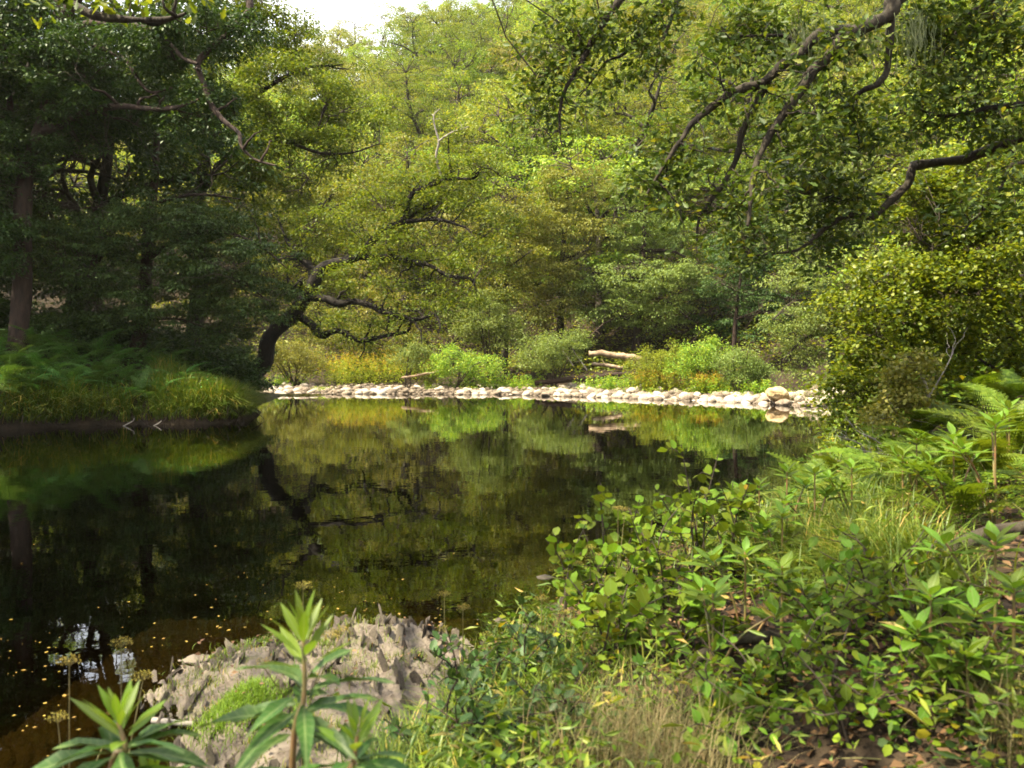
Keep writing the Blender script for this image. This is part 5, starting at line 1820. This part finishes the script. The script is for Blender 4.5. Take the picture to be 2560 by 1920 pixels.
# ------------------------------------------------------------------ balsam plants in front
def balsam(label, top, bot, leaf, pairs, seed, lean=0.0):
    r = random.Random(seed)
    zb = H(bot[0], bot[1])
    base = np.array([bot[0], bot[1], zb])
    t = thing('balsam_plant', label, 'plant', tuple(base))
    tp = np.asarray(top) - base
    md = np.asarray(bot) - base
    p = limb_pts([(0, 0, -.05), md, tp * .5 + md * .5 + np.array([r.gauss(0, .012), 0, 0]), tp], 5)
    stem = obj('stem', Tubes().add(p, np.linspace(.010, .0045, len(p)), 8).mesh('stem'), M['balsam_stem'], t)
    for k in range(pairs):
        f = k / (pairs - 1)
        h = .22 + .78 * f ** .85
        i = h * (len(p) - 1)
        i0 = min(int(i), len(p) - 2)
        pt = p[i0] + (p[i0 + 1] - p[i0]) * (i - i0)
        for m_ in range(3 if f < .9 else 5):
            aa = k * 1.05 + m_ * 2.094 + r.uniform(-.35, .35) if f < .9 else k + m_ * 1.26
            el = -.02 + 1.15 * max(f - .45, 0) / .55 + r.uniform(-.16, .2)
            d = np.array([math.cos(aa) * math.cos(el), math.sin(aa) * math.cos(el), math.sin(el)])
            nr = np.array([-math.cos(aa) * math.sin(el), -math.sin(aa) * math.sin(el), math.cos(el)]) + np.array([r.gauss(0, .2), r.gauss(0, .2), 0])
            size = leaf * (1.0 - .62 * max(f - .3, 0) / .7) * r.uniform(.85, 1.12)
            key = 'btop' if f > .68 else 'bleaf%d' % (k % 3)
            if key == 'btop':
                me = leaf_proto(key, LANCE_V * np.array([1, .72, .6]), LANCE_F, M['balsam_top'])
            else:
                W_ = LANCE_V.copy() * np.array([1, .68, 1])
                W_[:, 2] += .03 * np.sin(W_[:, 0] * 9 + (k % 3) * 2) * np.sign(W_[:, 1]) * (np.abs(W_[:, 1]) > .01) - .20 * W_[:, 0] ** 2
                me = leaf_proto(key, W_, LANCE_F, M['balsam_leaf'])
            put_leaf(stem, me, pt + d * .012, d, nr, size, 1.0)
    return t


balsam('tall balsam plant in the middle before the slate rock', P(655, 1372, 2.05), P(632, 1640, 2.0), .25, 12, 1)
balsam('balsam plant at the bottom left corner over the water', P(255, 1560, 2.0), P(238, 1690, 1.98), .24, 11, 2)
balsam('short balsam plant at the bottom right of the tall one', P(772, 1590, 1.9), P(752, 1710, 1.88), .20, 8, 3)
balsam('low balsam plant at the bottom edge left of the rock', P(330, 1680, 2.15), P(325, 1760, 2.1), .17, 6, 5)

# ------------------------------------------------------------------ leaves floating on the water
fl = mk_mesh('floating_leaf', KITE_V * np.array([1, 1.2, .4]), KITE_F)
fl.materials.append(M['dead_leaf'])
cnt = 0
while cnt < 140:
    if cnt % 3:
        c_ = random.choice([(120, 1560), (330, 1400), (520, 1330), (760, 1310), (1010, 1360), (60, 1420)])
        u, v = random.gauss(c_[0], 70), random.gauss(c_[1], 32)
    else:
        u, v = random.uniform(-40, 1250), random.triangular(1150, 1660, 1420)
    D = EYE / ((v - CV) / FPX)
    x = (u - CU) / FPX * D
    if sdist(np.array([x]), np.array([D]))[0] > -.1 or rock_h(np.array([x]), np.array([D]))[0] > -.01:
        continue
    o = obj('floating_leaf', fl, None, None, (x, D, .004))
    s = .010 + .034 * random.random() ** 1.8
    o.scale = (s, s, s)
    o.rotation_euler = (random.gauss(0, .08), random.gauss(0, .08), random.uniform(0, 6.28))
    tag(o, 'small yellow leaf floating on the dark water', 'leaf', 'yellow leaves floating on the pool')
    cnt += 1
# stones on the shallow bed by the rock
VV, FF = [], []
for j in range(900):
    x, y = random.uniform(-4.2, .9), random.uniform(2.2, 9.0)
    r = .025 + .09 * random.random() ** 3
    a = random.uniform(0, 6.28)
    R = np.array([[math.cos(a), -math.sin(a), 0], [math.sin(a), math.cos(a), 0], [0, 0, 1]])
    z = H(x, y)
    if z > -.02:
        continue
    VV.append((ico * np.array([r * 1.3, r, r * .6])) @ R.T + np.array([x, y, min(z + r * .15, -.02 - r * .3)]))
    FF.append(icf + (len(VV) - 1) * len(ico))
o = obj('bed_stones', mk_mesh('bed_stones', np.concatenate(VV), [np.concatenate(FF)], True))
o.data.materials.append(M['bed_stone'])
tag(o, 'dark stones on the shallow river bed around the slate rock', 'stones', None, 'stuff')
# roots and dead stems trailing from the left bank
tb = Tubes()
for j in range(170):
    k = random.randrange(len(edge) - 1)
    t_ = random.random()
    e_ = edge[k] * (1 - t_) + edge[k + 1] * t_
    if not 16 < e_[1] < 27:
        continue
    q0 = np.array([e_[0] + random.gauss(0, .2), e_[1] + random.gauss(.1, .15), random.uniform(.2, .6)])
    q1 = q0 + np.array([random.gauss(0, .12), random.uniform(-.25, -.02), -random.uniform(.1, .3)])
    q2 = q1 + np.array([random.gauss(0, .15), random.uniform(-.12, .05), -random.uniform(.1, .35)])
    tb.add(catmull(np.array([q0, q1, q2]), 3), np.linspace(.016, .006, 7), 4)
tag(obj('hanging_roots', tb.mesh('hanging_roots'), M['bark_red']), 'brown roots and dead stems trailing from the left bank edge', 'roots', None, 'stuff')
# pale half-sunk stick in the water by the rock
p = px_limb([(330, 1566), (370, 1568), (420, 1573)], 4.75, 4.7, 3)
p[:, 2] = .02
o = obj('stick', Tubes().add(p, np.linspace(.02, .015, len(p)), 6).mesh('stick', p[0]), M['bark_pale'], None, tuple(p[0]))
tag(o, 'pale stick lying in the water left of the slate rock', 'stick')

# ------------------------------------------------------------------ summer haze over the valley
hz, nd, lk = new_mat('haze_air')
h_out = nd.new('ShaderNodeOutputMaterial')
h_v = nd.new('ShaderNodeVolumePrincipled')
h_v.inputs['Color'].default_value = (.95, .95, .80, 1)
h_v.inputs['Density'].default_value = .00013
h_v.inputs['Anisotropy'].default_value = .2
lk.new(h_v.outputs[0], h_out.inputs['Volume'])
x0, x1, y0, y1, z0, z1 = -285, 285, -135, 470, -4, 128
Vb = np.array([(x, y, z) for z in (z0, z1) for y in (y0, y1) for x in (x0, x1)], float)
hb = obj('haze', mk_mesh('haze', Vb, [np.array([[0, 2, 3, 1], [4, 5, 7, 6], [0, 1, 5, 4], [2, 6, 7, 3], [0, 4, 6, 2], [1, 3, 7, 5]])]), hz)
tag(hb, 'thin bright summer haze filling the valley', None, None, 'stuff')
cy.volume_bounces = 0
